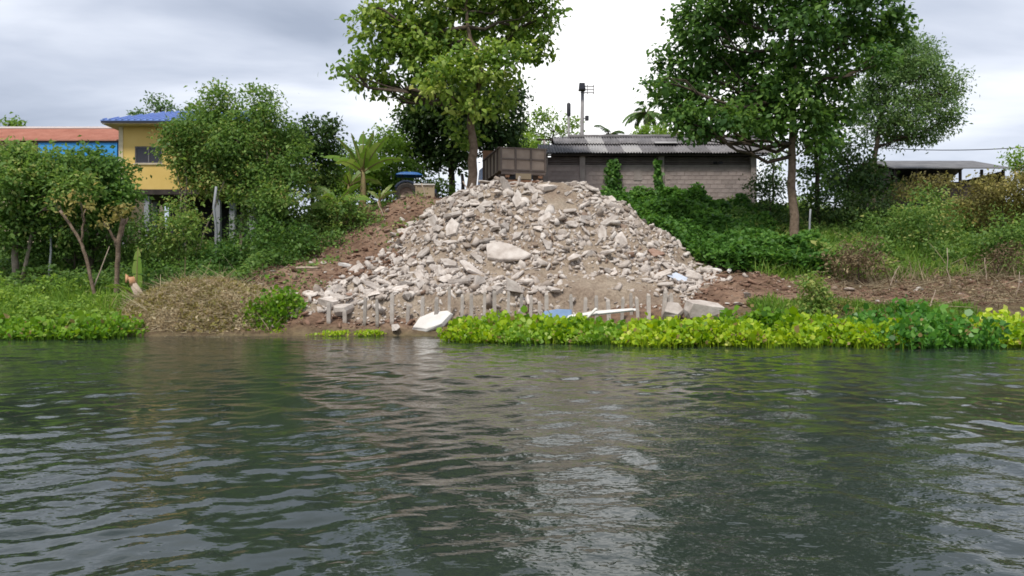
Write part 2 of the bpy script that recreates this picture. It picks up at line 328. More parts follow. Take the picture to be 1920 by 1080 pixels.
M['bed'] = rough_mat('dusty_truck_bed', [(0.3, (0.30,0.225,0.175)), (0.7, (0.43,0.34,0.275))], 1.6, 0.8, 0.3, 0.02, 9)
M['bed_rib'] = rough_mat('dusty_truck_rib', [(0.3, (0.13,0.10,0.085)), (0.7, (0.22,0.175,0.15))], 1.6, 0.8, 0.3, 0.02, 9)
M['rust'] = rough_mat('rusty_board', [(0.3, (0.22,0.11,0.06)), (0.7, (0.36,0.20,0.12))], 2.0, 0.85, 0.3, 0.02, 9)
M['tyre'] = rough_mat('dusty_tyre', [(0.3, (0.03,0.027,0.025)), (0.7, (0.09,0.075,0.065))], 5, 0.9, 0.3, 0.02, 14)
M['rim'] = rough_mat('muddy_rim', [(0.3, (0.16,0.11,0.085)), (0.7, (0.27,0.20,0.16))], 5, 0.8, 0.3, 0.02, 14)
M['tractor_blue'] = rough_mat('tractor_blue', [(0.3, (0.03,0.13,0.40)), (0.7, (0.05,0.19,0.52))], 3, 0.4, 0.1, 0.01, spec=0.5)
M['navy'] = rough_mat('navy_bonnet', [(0.3, (0.018,0.026,0.055)), (0.7, (0.045,0.06,0.10))], 3, 0.5, 0.1, 0.01, spec=0.5)
M['tan'] = rough_mat('tan_board', [(0.3, (0.33,0.25,0.16)), (0.7, (0.44,0.35,0.235))], 2, 0.85, 0.2, 0.01)
M['pole'] = plain('pole_grey', (0.26,0.245,0.24), 0.8)
M['orange_wood'] = rough_mat('torn_orange_wood', [(0.3, (0.42,0.20,0.09)), (0.7, (0.62,0.38,0.22))], 5, 0.85, 0.5, 0.02, 16)
M['pale_wood'] = rough_mat('bare_pale_wood', [(0.3, (0.32,0.24,0.18)), (0.7, (0.52,0.42,0.33))], 5, 0.85, 0.5, 0.02, 16)

# ================================================================== terrain
PROF = [
 (-34, [(-60,-2.5),(22,-2),(26.4,-.25),(29,.45),(32,1.4),(36,2.3),(44,3.5),(52,5.4),(60,6.2)]),
 (-15, [(-60,-2.5),(22,-2),(26.4,-.25),(29,.5),(32,1.5),(36,2.4),(44,3.6),(52,5.6),(60,6.3)]),
 (-9.2,[(-60,-2.5),(23,-2),(27.2,-.1),(28.3,.5),(29.5,1.2),(32,2.05),(36,3.4),(40,5.0),(44,6.0),(60,6.3)]),
 (-4.5,[(-60,-2.5),(23,-2),(27.2,-.1),(28,.35),(30,1.0),(33,2.5),(36,4.3),(39.5,6.1),(60,6.3)]),
 (0,   [(-60,-2.5),(23,-2),(27.0,-.15),(28,.25),(31,.8),(36,4.0),(39.5,6.0),(42,6.3),(60,6.3)]),
 (6,   [(-60,-2.5),(22,-2),(25.6,-.2),(27.5,.5),(29,1.2),(32,2.2),(34.5,3.1),(41,6.0),(60,6.3)]),
 (9,   [(-60,-2.5),(21,-2),(24.5,-.2),(27,.85),(28.5,1.3),(32,2.3),(34,3.1),(42,6.2),(60,6.3)]),
 (16,  [(-60,-2.5),(21,-2),(24.5,-.2),(27,.85),(28.5,1.25),(32,2.05),(36,3.3),(42,5.2),(47,6.3),(60,6.3)]),
 (34,  [(-60,-2.5),(21,-2),(24.5,-.2),(27,.85),(28.5,1.25),(32,2.0),(36,3.2),(43,5.4),(48,6.4),(60,6.4)]),
]
def H0(x, y):
    x = np.asarray(x, float); y = np.asarray(y, float)
    xs = [p[0] for p in PROF]; zz = np.stack([np.interp(y, [q[0] for q in p[1]], [q[1] for q in p[1]]) for p in PROF])
    xc = np.clip(x, xs[0], xs[-1]); k = np.clip(np.searchsorted(xs, xc, side='right') - 1, 0, len(xs)-2)
    x0 = np.array(xs)[k]; x1 = np.array(xs)[k+1]; t = (xc-x0)/(x1-x0); t = t*t*(3-2*t)
    za = np.take_along_axis(zz, k[None], 0)[0]; zb = np.take_along_axis(zz, k[None]+1, 0)[0]
    return za*(1-t) + zb*t
def H(x, y):
    z = H0(x, y); land = np.clip((np.asarray(y, float) - 26) / 3, 0, 1)
    return z + land * ((fbm(np.asarray(x)*0.55, np.asarray(y)*0.55, 3, 4) - 0.5) * 0.55 + (fbm(np.asarray(x)*2.6, np.asarray(y)*2.6, 9, 3) - 0.5) * 0.16)
def H1(x, y): return float(H(np.array([x]), np.array([y]))[0])

def gridmesh(name, xs, ys, zf, attrs=None):
    gx, gy = np.meshgrid(xs, ys); z = zf(gx.ravel(), gy.ravel())
    V = np.stack([gx.ravel(), gy.ravel(), z], 1); nx, ny = len(xs), len(ys)
    i = (np.arange(ny-1)[:,None]*nx + np.arange(nx-1)[None]).ravel()
    F = np.stack([i, i+1, i+nx+1, i+nx], 1)
    at = {k: f(gx.ravel(), gy.ravel()) for k, f in (attrs or {}).items()}
    return fastmesh(name, V, F.ravel(), np.full(len(F), 4), at)
def spaced(a, b, fine, outs):
    lo, hi = outs
    core = np.arange(a, b+1e-6, fine); g = np.geomspace(fine*2, 1, 1)
    left = a - np.cumsum(np.geomspace(fine*1.5, 60, 28)); right = b + np.cumsum(np.geomspace(fine*1.5, 60, 28))
    return np.concatenate((left[::-1][left[::-1] > lo], core, right[right < hi]))
def sm(a, b, x): t = np.clip((x-a)/(b-a), 0, 1); return t*t*(3-2*t)
def litter(x, y):
    l = sm(-9.5, -12.5, x + (vn(y*.4, x*.4, 4)-.5)*3) * sm(29, 31, y)
    r = sm(5.5, 8.5, x) * sm(31.6, 32.6, y + (fbm(x*.5, y*.5, 8)-.5)*3)
    t = sm(41, 44, y)*0.7
    w = sm(28.2, 27.4, y)*0.6
    return np.clip(l + r + t + w, 0, 1) * (0.65 + 0.35*vn(x*1.3, y*1.3, 6))
gx = spaced(-32, 32, 0.25, (-900, 900)); gy = np.concatenate(([-200,-60,0,15], np.arange(20, 50, 0.25), 50 + np.cumsum(np.geomspace(0.4, 120, 40))))
ground = tag(link('ground', gridmesh('ground', gx, gy, H, {'litter': litter}), M['soil'], smooth=True), 'red brown earth river bank rising from the water', kind='structure')

# ---- river
rng = np.random.default_rng(5)
NW = 84
wl_ = np.exp(rng.uniform(np.log(0.15), np.log(1.7), NW)); dirs = rng.choice((-1, 1), NW)*rng.uniform(.2, 1.57, NW)
kx = 2*PI/wl_*np.sin(dirs); ky = 2*PI/wl_*np.cos(dirs); ph = rng.uniform(0, 2*PI, NW)
slope = 0.0106 * np.where(wl_ > 0.8, 0.55, 1.0)
amp = slope * wl_ / (2*PI) * 1.41
rows = [2.6]
while rows[-1] < 33: rows.append(rows[-1] + min(0.00062*rows[-1]**2 + 0.002, 0.07))
rows = np.array([-200, -60, -20, -5, 0, 1.5] + rows + [35, 60]); 
uf = np.linspace(-1, 1, 370); uo = np.geomspace(1.06, 22, 14); us = np.concatenate((-uo[::-1], uf, uo))
R, U = np.meshgrid(rows, us, indexing='ij'); wx = U * (np.clip(R, 1.2, 34) + 2) * 0.75
dxs = (np.clip(R, 1.2, 34)+2)*0.75*2/370
zz = np.zeros_like(R)
env = 0.30 + 1.45*fbm(wx*0.17+3, R*0.22, 21, 3)
for i in range(NW):
    att = np.clip(wl_[i] / (dxs*abs(np.sin(dirs[i])) * 3 + np.clip(0.00062*R**2, 0, .07)*4) - 0.3, 0, 1)
    zz += amp[i] * att * np.sin(kx[i]*wx + ky[i]*R + ph[i] + 1.3*vn(wx*0.3, R*0.3, 40+i))
zz *= env * np.clip((31 - R)/7, 0.28, 1) * (np.abs(U) <= 1.0) * (R > 2.0)
nr, nc = R.shape; ii = (np.arange(nr-1)[:,None]*nc + np.arange(nc-1)[None]).ravel()
F = np.stack([ii, ii+1, ii+nc+1, ii+nc], 1)
river = link('river', fastmesh('river', np.stack([wx.ravel(), R.ravel(), zz.ravel()], 1), F.ravel(), np.full(len(F), 4)), M['water'], smooth=True)
tag(river, 'rippled dark green river reflecting the cloudy sky', kind='structure')

# ================================================================== rubble mound
XM = ([27, 28.5, 30, 31, 31.8, 32.6, 34, 36, 38, 39.5], [6.2, 6.4, 7.0, 8.3, 8.3, 7.75, 7.15, 6.2, 4.75, 4.3])   # foot of the mound on the creeper side
def xmax(y): return np.interp(y, *XM)
def mound(x, y):
    x = np.asarray(x, float); y = np.asarray(y, float)
    cx = np.clip(x, -.8, 3.2); cyy = np.clip(y, 37.6, 41.0)
    d = np.hypot((x - cx)*np.where(x > 0, 1.0, .80), y - cyy); d = np.hypot((x - cx)*np.where(x > 0, 1.0 - .27*sm(2.2, 6.0, d), .80), y - cyy) + (fbm(x*.5, y*.5, 31, 3)-.5)*1.1
    z = np.where(d < 5.8, 6.62 - 0.84*(np.sqrt(np.clip(d, 0, 9)**2 + .64) - .8), 2.37 - 0.33*(d - 5.8))
    foot = 28.35 + 0.25*np.sin(x*0.8)
    z = np.where(y < foot + 0.7, np.minimum(z, 0.05 + (y - foot + 0.25)*1.25), z)
    z = z - .9*np.clip(x - xmax(y), 0, 3)
    return z + (fbm(x*1.4, y*1.4, 33, 3)-.5)*0.45
def mtop(x, y):
    return np.maximum(mound(x, y), H(x, y))
def sandy(x, y):         # bare sandy chutes with few stones
    a = np.exp(-((x - (1.95 + (38-y)*0.10))/0.8)**2) * sm(33.6, 36.0, y)
    b = np.exp(-(np.abs(x - 3.5)/2.5)**3 - (np.abs(y - 29.9)/1.15)**3)
    c = 0.8*np.exp(-((x - 1.2)/3.2)**2 - ((y - 31.3)/0.55)**2)
    return np.clip(a + b + c, 0, 1)
mo = link('rubble_mound', gridmesh('rubble_mound', np.arange(-9.5, 12.01, 0.14), np.arange(27.6, 41.6, 0.14), lambda x, y: mound(x, y) - .06*(1-sandy(x, y))), M['heap'], smooth=True)
tag(mo, 'tall sloping mound of sandy soil dumped under the broken concrete', 'mound')

# ---- chunk templates: broken slabs and boulders
trng = np.random.default_rng(11)
def slab_tmpl(n, th, jag):
    a = np.sort(trng.uniform(0, 2*PI, n) * 0.35 + np.arange(n)*2*PI/n*0.65 + 0.0) if False else (np.arange(n) + trng.uniform(-.33, .33, n))*2*PI/n
    r = trng.uniform(0.62, 1.0, n); asp = trng.uniform(0.55, 0.95)
    top = np.stack([np.cos(a)*r, np.sin(a)*r*asp, np.full(n, th) + trng.uniform(-jag, jag, n)*th], 1)
    mid = np.stack([np.cos(a)*r*1.10 + trng.uniform(-.05,.05,n), np.sin(a)*r*asp*1.10, trng.uniform(-.4, .3, n)*th], 1)
    bot = np.stack([np.cos(a)*r*0.94, np.sin(a)*r*asp*0.94, np.full(n, -th) + trng.uniform(-jag, jag, n)*th], 1)
    return hull(np.concatenate((top, mid, bot)))
def rock_tmpl(n):
    p = trng.normal(size=(n, 3)); p /= np.linalg.norm(p, axis=1)[:, None]; p *= trng.uniform(0.75, 1.0, (n, 1)); p *= np.array([1, trng.uniform(.65,.95), trng.uniform(.45,.75)])
    return hull(p)
def hull(pts):
    bm = bmesh.new()
    for p in pts: bm.verts.new(p)
    r = bmesh.ops.convex_hull(bm, input=bm.verts)
    bmesh.ops.delete(bm, geom=list({g for g in r['geom_interior'] if isinstance(g, bmesh.types.BMVert)}), context='VERTS')
    bm.verts.index_update(); bm.verts.ensure_lookup_table()
    V = np.array([v.co[:] for v in bm.verts]); F = [tuple(v.index for v in f.verts) for f in bm.faces]; bm.free(); return V, F
TM = [slab_tmpl(6, .15, .3) for _ in range(5)] + [slab_tmpl(5, .22, .35) for _ in range(5)] + [slab_tmpl(4, .30, .3) for _ in range(3)] + [rock_tmpl(10) for _ in range(3)]
def tmesh(k, name, m):
    V, F = TM[k]; me = bpy.data.meshes.new(name); me.from_pydata([tuple(v) for v in V], [], F); me.materials.append(m); me.update(); return me
CH = [tmesh(k, 'concrete_chunk', M['concrete']) for k in range(len(TM))]
CHB = [tmesh(k, 'brick_chunk', M['brick']) for k in range(len(TM))]

def slope_basis(f, x, y, e=0.35):
    dx = (f(x+e, y) - f(x-e, y))/(2*e); dy = (f(x, y+e) - f(x, y-e))/(2*e)
    n = np.stack([-dx, -dy, np.ones_like(dx)], 1); return n/np.linalg.norm(n, axis=1)[:, None]
def rand_rot(n, N, tilt, rg):
    """(n,3,3) rotation matrices: z axis about N with tilt, random spin"""
    Zx = N + rg.normal(0, tilt, (n, 3)); Zx /= np.linalg.norm(Zx, axis=1)[:, None]
    t = rg.normal(size=(n, 3)); Xx = np.cross(Zx, t); Xx /= np.linalg.norm(Xx, axis=1)[:, None]; Yx = np.cross(Zx, Xx)
    return np.stack([Xx, Yx, Zx], 2)
def scatter_mesh(name, C, S, Rm, ks, tint):
    VV = []; FF = []; SZ = []; TT = []; off = 0
    for k in range(len(TM)):
        w = np.where(ks == k)[0]
        if not len(w): continue
        V, F = TM[k]; vv = np.einsum('nij,vj->nvi', Rm[w], V)*S[w][:, None, None] + C[w][:, None]
        nv = len(V); fl = np.concatenate([np.array(f) for f in F]); sz = np.array([len(f) for f in F])
        VV.append(vv.reshape(-1, 3)); FF.append((fl[None] + (np.arange(len(w))*nv)[:, None] + off).ravel()); SZ.append(np.tile(sz, len(w)))
        TT.append(np.repeat(tint[w], nv)); off += nv*len(w)
    return fastmesh(name, np.concatenate(VV), np.concatenate(FF), np.concatenate(SZ), {'tint': np.concatenate(TT)})

rg = np.random.default_rng(77)
def on_mound(x, y):     # rubble lies where the mound stands above the bank (and a fringe round it)
    return (mound(x, y) > H(x, y) - 0.25) & (y > 27.55) & (y < 38.9) & (x < xmax(y) + (vn(x*2, y*2, 5)-.4)*.4)
# small rubble, too many to count
n = 17000
x = rg.uniform(-9, 9.8, n); y = rg.uniform(27.55, 38.8, n)
keep = on_mound(x, y) & (rg.random(n) > 0.93*sandy(x, y)); x, y = x[keep], y[keep]; n = len(x)
s = np.exp(rg.normal(np.log(0.125), 0.42, n)); s = np.clip(s, 0.05, 0.34)
N = slope_basis(mtop, x, y); Rm = rand_rot(n, N, 0.60, rg); C = np.stack([x, y, mtop(x, y)], 1) + N*(s*rg.uniform(-.5, .45, n) - .05)[:, None]
t = np.clip(rg.normal(0.55, 0.25, n) , 0, 1); s[:int(n*.42)] *= .5; s = np.where(y < 28.75, np.minimum(s, .09), s)
rub = link('rubble', scatter_mesh('rubble', C, s, Rm, rg.integers(0, len(TM), n), t), M['rubble'])
tag(rub, 'small grey and buff broken concrete rubble strewn all over the mound', 'rubble', kind='stuff')

def chunk(name, me, loc, scale, rot, label, cat, group=None):
    o = bpy.data.objects.new(name, me); col.objects.link(o); o.location = Vector([float(c) for c in loc]); o.scale = scale
    o.rotation_euler = rot.to_euler() if hasattr(rot, 'to_euler') else rot
    return tag(o, label, cat, group)
# the larger chunks, one by one
def zone(x, y):
    z = float(mtop(np.array([x]), np.array([y]))[0]); px = 960 + FPX*x/y
    if z > 6.0: return 'pale concrete chunk along the flat crest below the truck', 'crest chunks'
    if z < 1.5 and y < 30.2: return 'concrete chunk heaped low down just behind the row of posts', 'chunks behind the posts'
    if x < -2.2 and z > 3.3: return 'grey concrete chunk on the steep upper flank beside the red soil', 'upper soil side chunks'
    if x < -2.6: return 'grey concrete chunk on the lower flank beside the red soil', 'lower soil side chunks'
    if x > 4.6: return 'grey concrete chunk on the flank next to the green creepers', 'creeper side chunks'
    if z > 4.0: return 'grey concrete chunk on the upper front face of the mound', 'upper face chunks'
    return 'grey concrete chunk on the lower front face of the mound', 'lower face chunks'
ORD = ['first','second','third','fourth','fifth','sixth','seventh','eighth','ninth','tenth','eleventh','twelfth','thirteenth','fourteenth','fifteenth','sixteenth','seventeenth','eighteenth','nineteenth','twentieth','twenty-first','twenty-second','twenty-third','twenty-fourth','twenty-fifth','twenty-sixth','twenty-seventh','twenty-eighth','twenty-ninth','thirtieth','thirty-first','thirty-second']
STK = [(617,563),(648,577),(682,553),(708,556),(735,545),(763,566),(791,550),(815,552),(842,533),(865,548),(883,545),(906,543),(927,540),(953,541),(974,547),(993,550),(1011,560),(1024,544),(1074,547),(1095,553),(1119,549),(1144,556),(1164,552),(1184,544),(1198,552),(1216,545),(1239,540),(1250,548),(1259,545)]
def where(x, y):
    z = float(mtop(np.array([x]), np.array([y]))[0]); px = 960 + FPX*x/y
    band = 'on the crest' if z > 6.0 else 'high up' if z > 5.0 else 'halfway up' if z > 3.8 else 'one third up' if z > 2.5 else 'low down' if z > 1.5 else 'at the foot'
    if px > 1268: return band + ', past the last post towards the creepers'
    if px < 606: return band + ', outside the first post by the red soil'
    k = int(np.argmin([abs(px - q[0]) for q in STK])); return band + f', in line above the {ORD[k]} post'
pts = []; tries = 0
while len(pts) < 292 and tries < 60000:
    tries += 1
    xx, yy = rg.uniform(-8, 9.4), rg.uniform(28.95, 38.7)
    a = np.array([xx]); b = np.array([yy])
    if not on_mound(a, b)[0] or rg.random() < 1.15*sandy(a, b)[0]: continue
    sz = float(np.clip(np.exp(rg.normal(np.log(0.29), 0.34)), 0.18, 0.64))
    if rg.random() < .05: sz *= 1.45
    if xx > 5: sz *= 0.75
    if xx < -3.2 and yy > 31: sz = min(sz, .42)
    if yy > 37.4: sz *= 0.8
    if any((xx-q[0])**2 + (yy-q[1])**2 < (0.56*(sz+q[2]))**2 for q in pts): continue
    if (xx - X(950, 32.3))**2 + (yy-32.3)**2 < 1.0: continue
    pts.append((xx, yy, sz))
for xx, yy, sz in pts:
    a = np.array([xx]); b = np.array([yy]); Nn = slope_basis(mtop, a, b); Rr = rand_rot(1, Nn, 0.38, rg)[0]
    k = int(rg.integers(0, len(TM))); loc = np.array([xx, yy, float(mtop(a, b)[0])]) + Nn[0]*sz*0.16
    sc3 = (sz*rg.uniform(1.0, 1.45), sz*rg.uniform(.7, 1.0), sz*rg.uniform(.65, 1.05))
    lab, grp = zone(xx, yy); isb = rg.random() < 0.02
    kind_ = 'flat' if k < 5 else ('chunky' if k < 13 else 'rounded'); size_ = 'large' if sz > .42 else ('small' if sz < .28 else 'middling')
    lab = f'{size_} {kind_} concrete chunk ' + where(xx, yy)
    if isb: lab, grp = 'reddish brick lump ' + where(xx, yy), 'brick lumps in the rubble'
    if not isb: grp = 'concrete chunks on the rubble mound'
    o = chunk('brick_lump' if isb else 'concrete_chunk', CHB[k] if isb else CH[k], loc, sc3, Matrix(Rr.tolist()), lab, 'brick lump' if isb else 'concrete chunk', grp)

same = {}
for o in list(col.objects):
    if o.name.startswith(('concrete_chunk', 'brick_lump')): same.setdefault(o['label'], []).append(o)
for lab, os3 in same.items():
    os3.sort(key=lambda o: -o.location.z)
    if len(os3) in (2, 3):
        for o, wd in zip(os3, ('upper', 'lower') if len(os3) == 2 else ('uppermost', 'middle', 'lowest')): o['label'] = wd + ' ' + lab
# ---- big slabs and oddments with a look of their own
def special(name, px, py, d, outline, th, tilt, spin, m, label, cat, lift=0.0, roll=0.0):
    """outline in metres on the slab's own face; tilt leans the face from level (0) towards the river (90 deg)"""
    mb = MB(); nn = len(outline); rr = np.random.default_rng(int(px))
    j_ = (lambda: rr.uniform(-.2, .2)*th); k_ = (lambda: 1 + rr.uniform(-.35, .35)*min(th, .3)); vs = [(p[0]*k_(), p[1]*k_(), -th/2 + j_()) for p in outline] + [(p[0]*1.04*k_(), p[1]*1.04*k_(), j_()) for p in outline] + [(p[0]*.93*k_(), p[1]*.93*k_(), th/2 + j_()) for p in outline]
    fs = [tuple(range(nn-1,-1,-1)), tuple(2*nn+i for i in range(nn))]
    for q in range(2): fs += [(q*nn+i, q*nn+(i+1)%nn, (q+1)*nn+(i+1)%nn, (q+1)*nn+i) for i in range(nn)]
    mb.add(vs, fs); o = mb.build(name, m, bevel=0.015); o.location = Vector(P(px, py, d)) + Vector((0, 0, lift))
    o.rotation_mode = 'ZXY'; o.rotation_euler = (math.radians(tilt), math.radians(roll), math.radians(spin)); return tag(o, label, cat)
def hit(px, py):      # how far out the line of sight through px, py meets the mound
    dd = np.linspace(28.5, 40, 600); g = mtop((px-960)/FPX*dd, dd) - (CAMH + (HORIZ-py)/FPX*dd); return float(dd[np.argmax(g > 0)])
special('concrete_slab', 952, 472, hit(952, 472) - .12, [(-.85,-.38),(-.3,-.5),(.55,-.5),(.98,-.3),(.55,.10),(.1,.42),(-.35,.6),(-.8,.52)], 0.16, 44, 4, M['concrete'], 'largest pale concrete slab lying flat in the middle of the mound', 'concrete slab')
special('concrete_slab', 812, 602, 27.9, [(-.72,-.28),(-.2,-.42),(.35,-.25),(.72,.18),(.55,.36),(0,.36),(-.45,.12)], 0.2, 50, -4, M['white_slab'], 'bright white slab tipped at the water edge beside the hyacinth', 'concrete slab', roll=-8)
special('painted_sheet', 1046, 590, 26.9, [(-.44,-.2),(.44,-.2),(.46,.16),(0,.21),(-.46,.14)], 0.05, 62, 3, M['blue_sheet'], 'flat blue painted sheet leaning between the posts and the hyacinth', 'sheet')
special('white_board', 1128, 586, 26.6, [(-1.1,-.10),(1.1,-.06),(1.1,.06),(0,.10),(-1.1,.0)], 0.06, 40, 2, M['white_slab'], 'long thin white board lying just behind the hyacinth', 'board', roll=-4)
special('white_board', 1100, 596, 26.4, [(-.45,-.05),(.45,-.05),(.45,.05),(-.45,.05)], 0.05, 40, 2, M['white_slab'], 'short white stick slanting up out of the hyacinth', 'board', roll=-42)
special('concrete_block', 1322, 581, 27.3, [(-.62,-.34),(.1,-.4),(.66,-.3),(.6,.3),(-.1,.36),(-.6,.25)], 0.5, 15, 6, M['concrete'], 'bulky low concrete block at the end of the posts', 'concrete block')
special('concrete_block', 1262, 585, 27.6, [(-.3,-.25),(.2,-.3),(.34,.1),(.1,.36),(-.28,.25)], 0.4, 35, -20, M['concrete'], 'tilted grey concrete lump leaning on the last post', 'concrete block')
special('painted_sheet', 1277, 525, hit(1277, 525) - .1, [(-.5,-.2),(.5,-.24),(.46,.2),(-.3,.25)], 0.05, 35, -18, M['pale_blue'], 'pale blue sheet lying at the foot of the creeper side', 'sheet', roll=14, lift=.06)
def stone(px, py, d, s, label, k=12, name='white_stone'):
    xx = X(px, d); z = float(mtop(np.array([xx]), np.array([d]))[0])
    nm_ = '%s_%d' % (name, k); me = bpy.data.meshes.get(nm_) or tmesh(k, nm_, M['concrete' if name == 'boulder' or k in (14, 15) else 'white_slab'])
    chunk(name, me, (xx, d, z + s[2]*0.35), s, (0.2, 0.1, px), label, 'stone')
stone(1338, 530, 31.8, (.34,.28,.24), 'white stone second to last at the end of the rubble', 12)
stone(1364, 531, 31.8, (.30,.26,.26), 'white stone farthest out on the red soil by the creepers', 13)
stone(1402, 566, 28.6, (.34,.26,.2), 'flat pinkish white stone alone on the red soil', 14)
stone(1385, 572, 28.0, (.26,.2,.18), 'small pale stone beside the flat pinkish one', 15)
stone(648, 505, 33.0, (.5,.34,.26), 'whitish stone jutting out at the soil edge of the mound', 11)
stone(640, 575, 28.9, (.6,.5,.5), 'big round grey boulder at the soil end of the post row', 12, 'boulder')
stone(765, 560, 29.0, (.34,.3,.34), 'round buff boulder just above the posts', 13, 'boulder')
stone(740, 612, 27.7, (.42,.3,.24), 'low grey stone between the posts and the water', 14)
stone(855, 606, 27.5, (.4,.3,.3), 'cream stone half hidden behind the white slab', 15)

# ---- posts
srg = np.random.default_rng(4)
for i, (px, top) in enumerate(STK):
    d = 28.15 + 0.22*math.sin(i*1.7) + (0.0 if px < 1000 else -0.15)
    w = srg.uniform(.055, .075); zt = Z(top + 5, d); z0 = -0.5; lx, ly = srg.normal(0,.07), srg.uniform(-.16,.04)
    mb = MB(); g = [(-w,-w),(w,-w),(w,w),(-w,w)]; h = zt - z0; vs = []
    for f in (0, .35, .7, .96, 1.0):
        tp = 1.0 - 0.12*f - (0.28 if f == 1.0 else 0)
        jx, jy = srg.uniform(-.008,.008, 2)
        vs += [(a*tp + lx*f + jx, b*tp + ly*f + jy, h*f + (srg.uniform(-.03,.03) if f == 1.0 else 0)) for a, b in g]
    fs = [(3,2,1,0), (16,17,18,19)] + [(q*4+k, q*4+(k+1)%4, q*4+4+(k+1)%4, q*4+4+k) for q in range(4) for k in range(4)]
    mb.add(vs, fs); o = mb.build('retaining_post', M['stake']); o.location = (X(px, d), d, z0)
    tag(o, f'pale upright post, {ORD[i]} of the row counted from the red soil end', 'post', 'row of posts holding back the rubble')

# ---- earth clods and stray stones on the bare soil
crg = np.random.default_rng(8); n = 11000
x = crg.uniform(-12, 21, n); y = crg.uniform(27.8, 40.5, n)
keep = ((x < -2) & (x > -10.5) & (crg.random(n) < .9)) | ((x > 6) & (y < 33.4)); keep &= ~((x < -8) & (y > 35)); x, y = x[keep], y[keep]; n = len(x)
s = np.clip(np.exp(crg.normal(np.log(.062), .55, n)), .02, .30)
C = np.stack([x, y, H(x, y) + s*.2], 1)
clods = link('soil_clods', scatter_mesh('soil_clods', C, s, rand_rot(n, np.tile([0,0,1.0], (n,1)), .4, crg), crg.integers(0, len(TM), n), np.clip(crg.normal(.45,.27,n), 0, 1)), M['clod'])
tag(clods, 'loose earth clods and pebbles on the bare red soil', 'clods', kind='stuff')

# ================================================================== foliage tools
RH = (np.array([[0,0,0],[-.5,.45,.08],[0,1,-.10],[.5,.45,.08]]), [(0,3,2,1)])                      # folded diamond leaf
RND = (np.array([[0,0,0],[-.42,.22,.10],[-.5,.62,.12],[0,1,-.02],[.5,.62,.12],[.42,.22,.10]]), [(0,5,4,3,2,1)])   # cupped round leaf
LONG = (np.array([[-.12,0,0],[.12,0,0],[-.5,.38,.06],[.5,.38,.06],[-.3,.78,-.06],[.3,.78,-.06],[0,1,-.18]]), [(0,1,3,2),(2,3,5,4),(4,5,6)])
BLADE = (np.array([[-.5,0,0],[.5,0,0],[-.42,.4,.03],[.42,.4,.03],[-.28,.75,-.06],[.28,.75,-.06],[0,1,-.2]]), [(0,1,3,2),(2,3,5,4),(4,5,6)])
TWIG = (np.array([[-.5,0,-.29],[.5,0,-.29],[0,0,.58],[-.3,1,-.17],[.3,1,-.17],[0,1,.35]]), [(0,1,4,3),(1,2,5,4),(2,0,3,5)])
def unit(v): return v/np.maximum(np.linalg.norm(v, axis=1), 1e-9)[:, None]
def leafmesh(name, C, L, W, A, N, T, tm=RH, thick=None):
    V, F = tm; n = len(C); A = unit(A); S = unit(np.cross(A, N)); Nn = np.cross(S, A)
    up = L if thick is None else thick
    vv = C[:,None] + V[None,:,0:1]*(W[:,None,None]*S[:,None]) + V[None,:,1:2]*(L[:,None,None]*A[:,None]) + V[None,:,2:3]*(up[:,None,None]*Nn[:,None])
    nv = len(V); fl = np.concatenate([np.array(f) for f in F]); sz = np.array([len(f) for f in F])
    return fastmesh(name, vv.reshape(-1,3), (fl[None] + (np.arange(n)*nv)[:,None]).ravel(), np.tile(sz, n), {'tint': np.repeat(np.clip(T, 0, 1), nv)})
def crown_points(blobs, rg, dens, clump_r, per, shell=0.55):
    """blobs (cx,cy,cz,rx,ry,rz[,tint]) -> leaf centres, outward dirs, tints"""
    C, O, T = [], [], []
    for b in blobs:
        c = np.array(b[:3]); r = np.array(b[3:6]); bt = b[6] if len(b) > 6 else 0.0
        area = 4*PI*((r[0]*r[1])**1.6/3 + (r[0]*r[2])**1.6/3 + (r[1]*r[2])**1.6/3)**(1/1.6)
        k = max(4, int(area*dens)); u = unit(rg.normal(size=(k,3))); rad = rg.uniform(shell**2, 1.08, k)**0.5
        cc = c + u*rad[:,None]*r*np.exp(rg.normal(-.02, .15, (k,1))); ct = rg.normal(0, .17, k) + bt
        m = rg.poisson(per, k); idx = np.repeat(np.arange(k), m)
        pos = cc[idx] + rg.normal(0, clump_r, (len(idx),3))*np.array([1,1,.62])
        C.append(pos); O.append(unit(pos - c)); T.append(ct[idx] + rg.normal(0, .15, len(idx)))
    return np.concatenate(C), np.concatenate(O), np.concatenate(T)
def pxblobs(bl, d, rg, deep=0.8, dspread=1.2):
    out = []
    for b in bl:
        px, py, rx, ry = b[:4]; dd = d + (b[4] if len(b) > 4 else rg.uniform(-dspread, dspread)); s = dd/FPX
        c = P(px, py, dd); out.append((c[0], c[1], c[2], rx*s, (rx+ry)/2*s*deep, ry*s, b[5] if len(b) > 5 else rg.uniform(-.1, .1)))
    return out
def curve_pts(a, b, rg, n=6, sag=0.12, wob=0.05):
    a = np.array(a, float); b = np.array(b, float); L = np.linalg.norm(b-a); t = np.linspace(0, 1, n)[:,None]
    p = a + (b-a)*t; p[:,2] += (np.sin(t[:,0]*PI))*L*sag*-0.4
    p[1:-1] += rg.normal(0, wob*L/n*1.6, (n-2,3)); return p
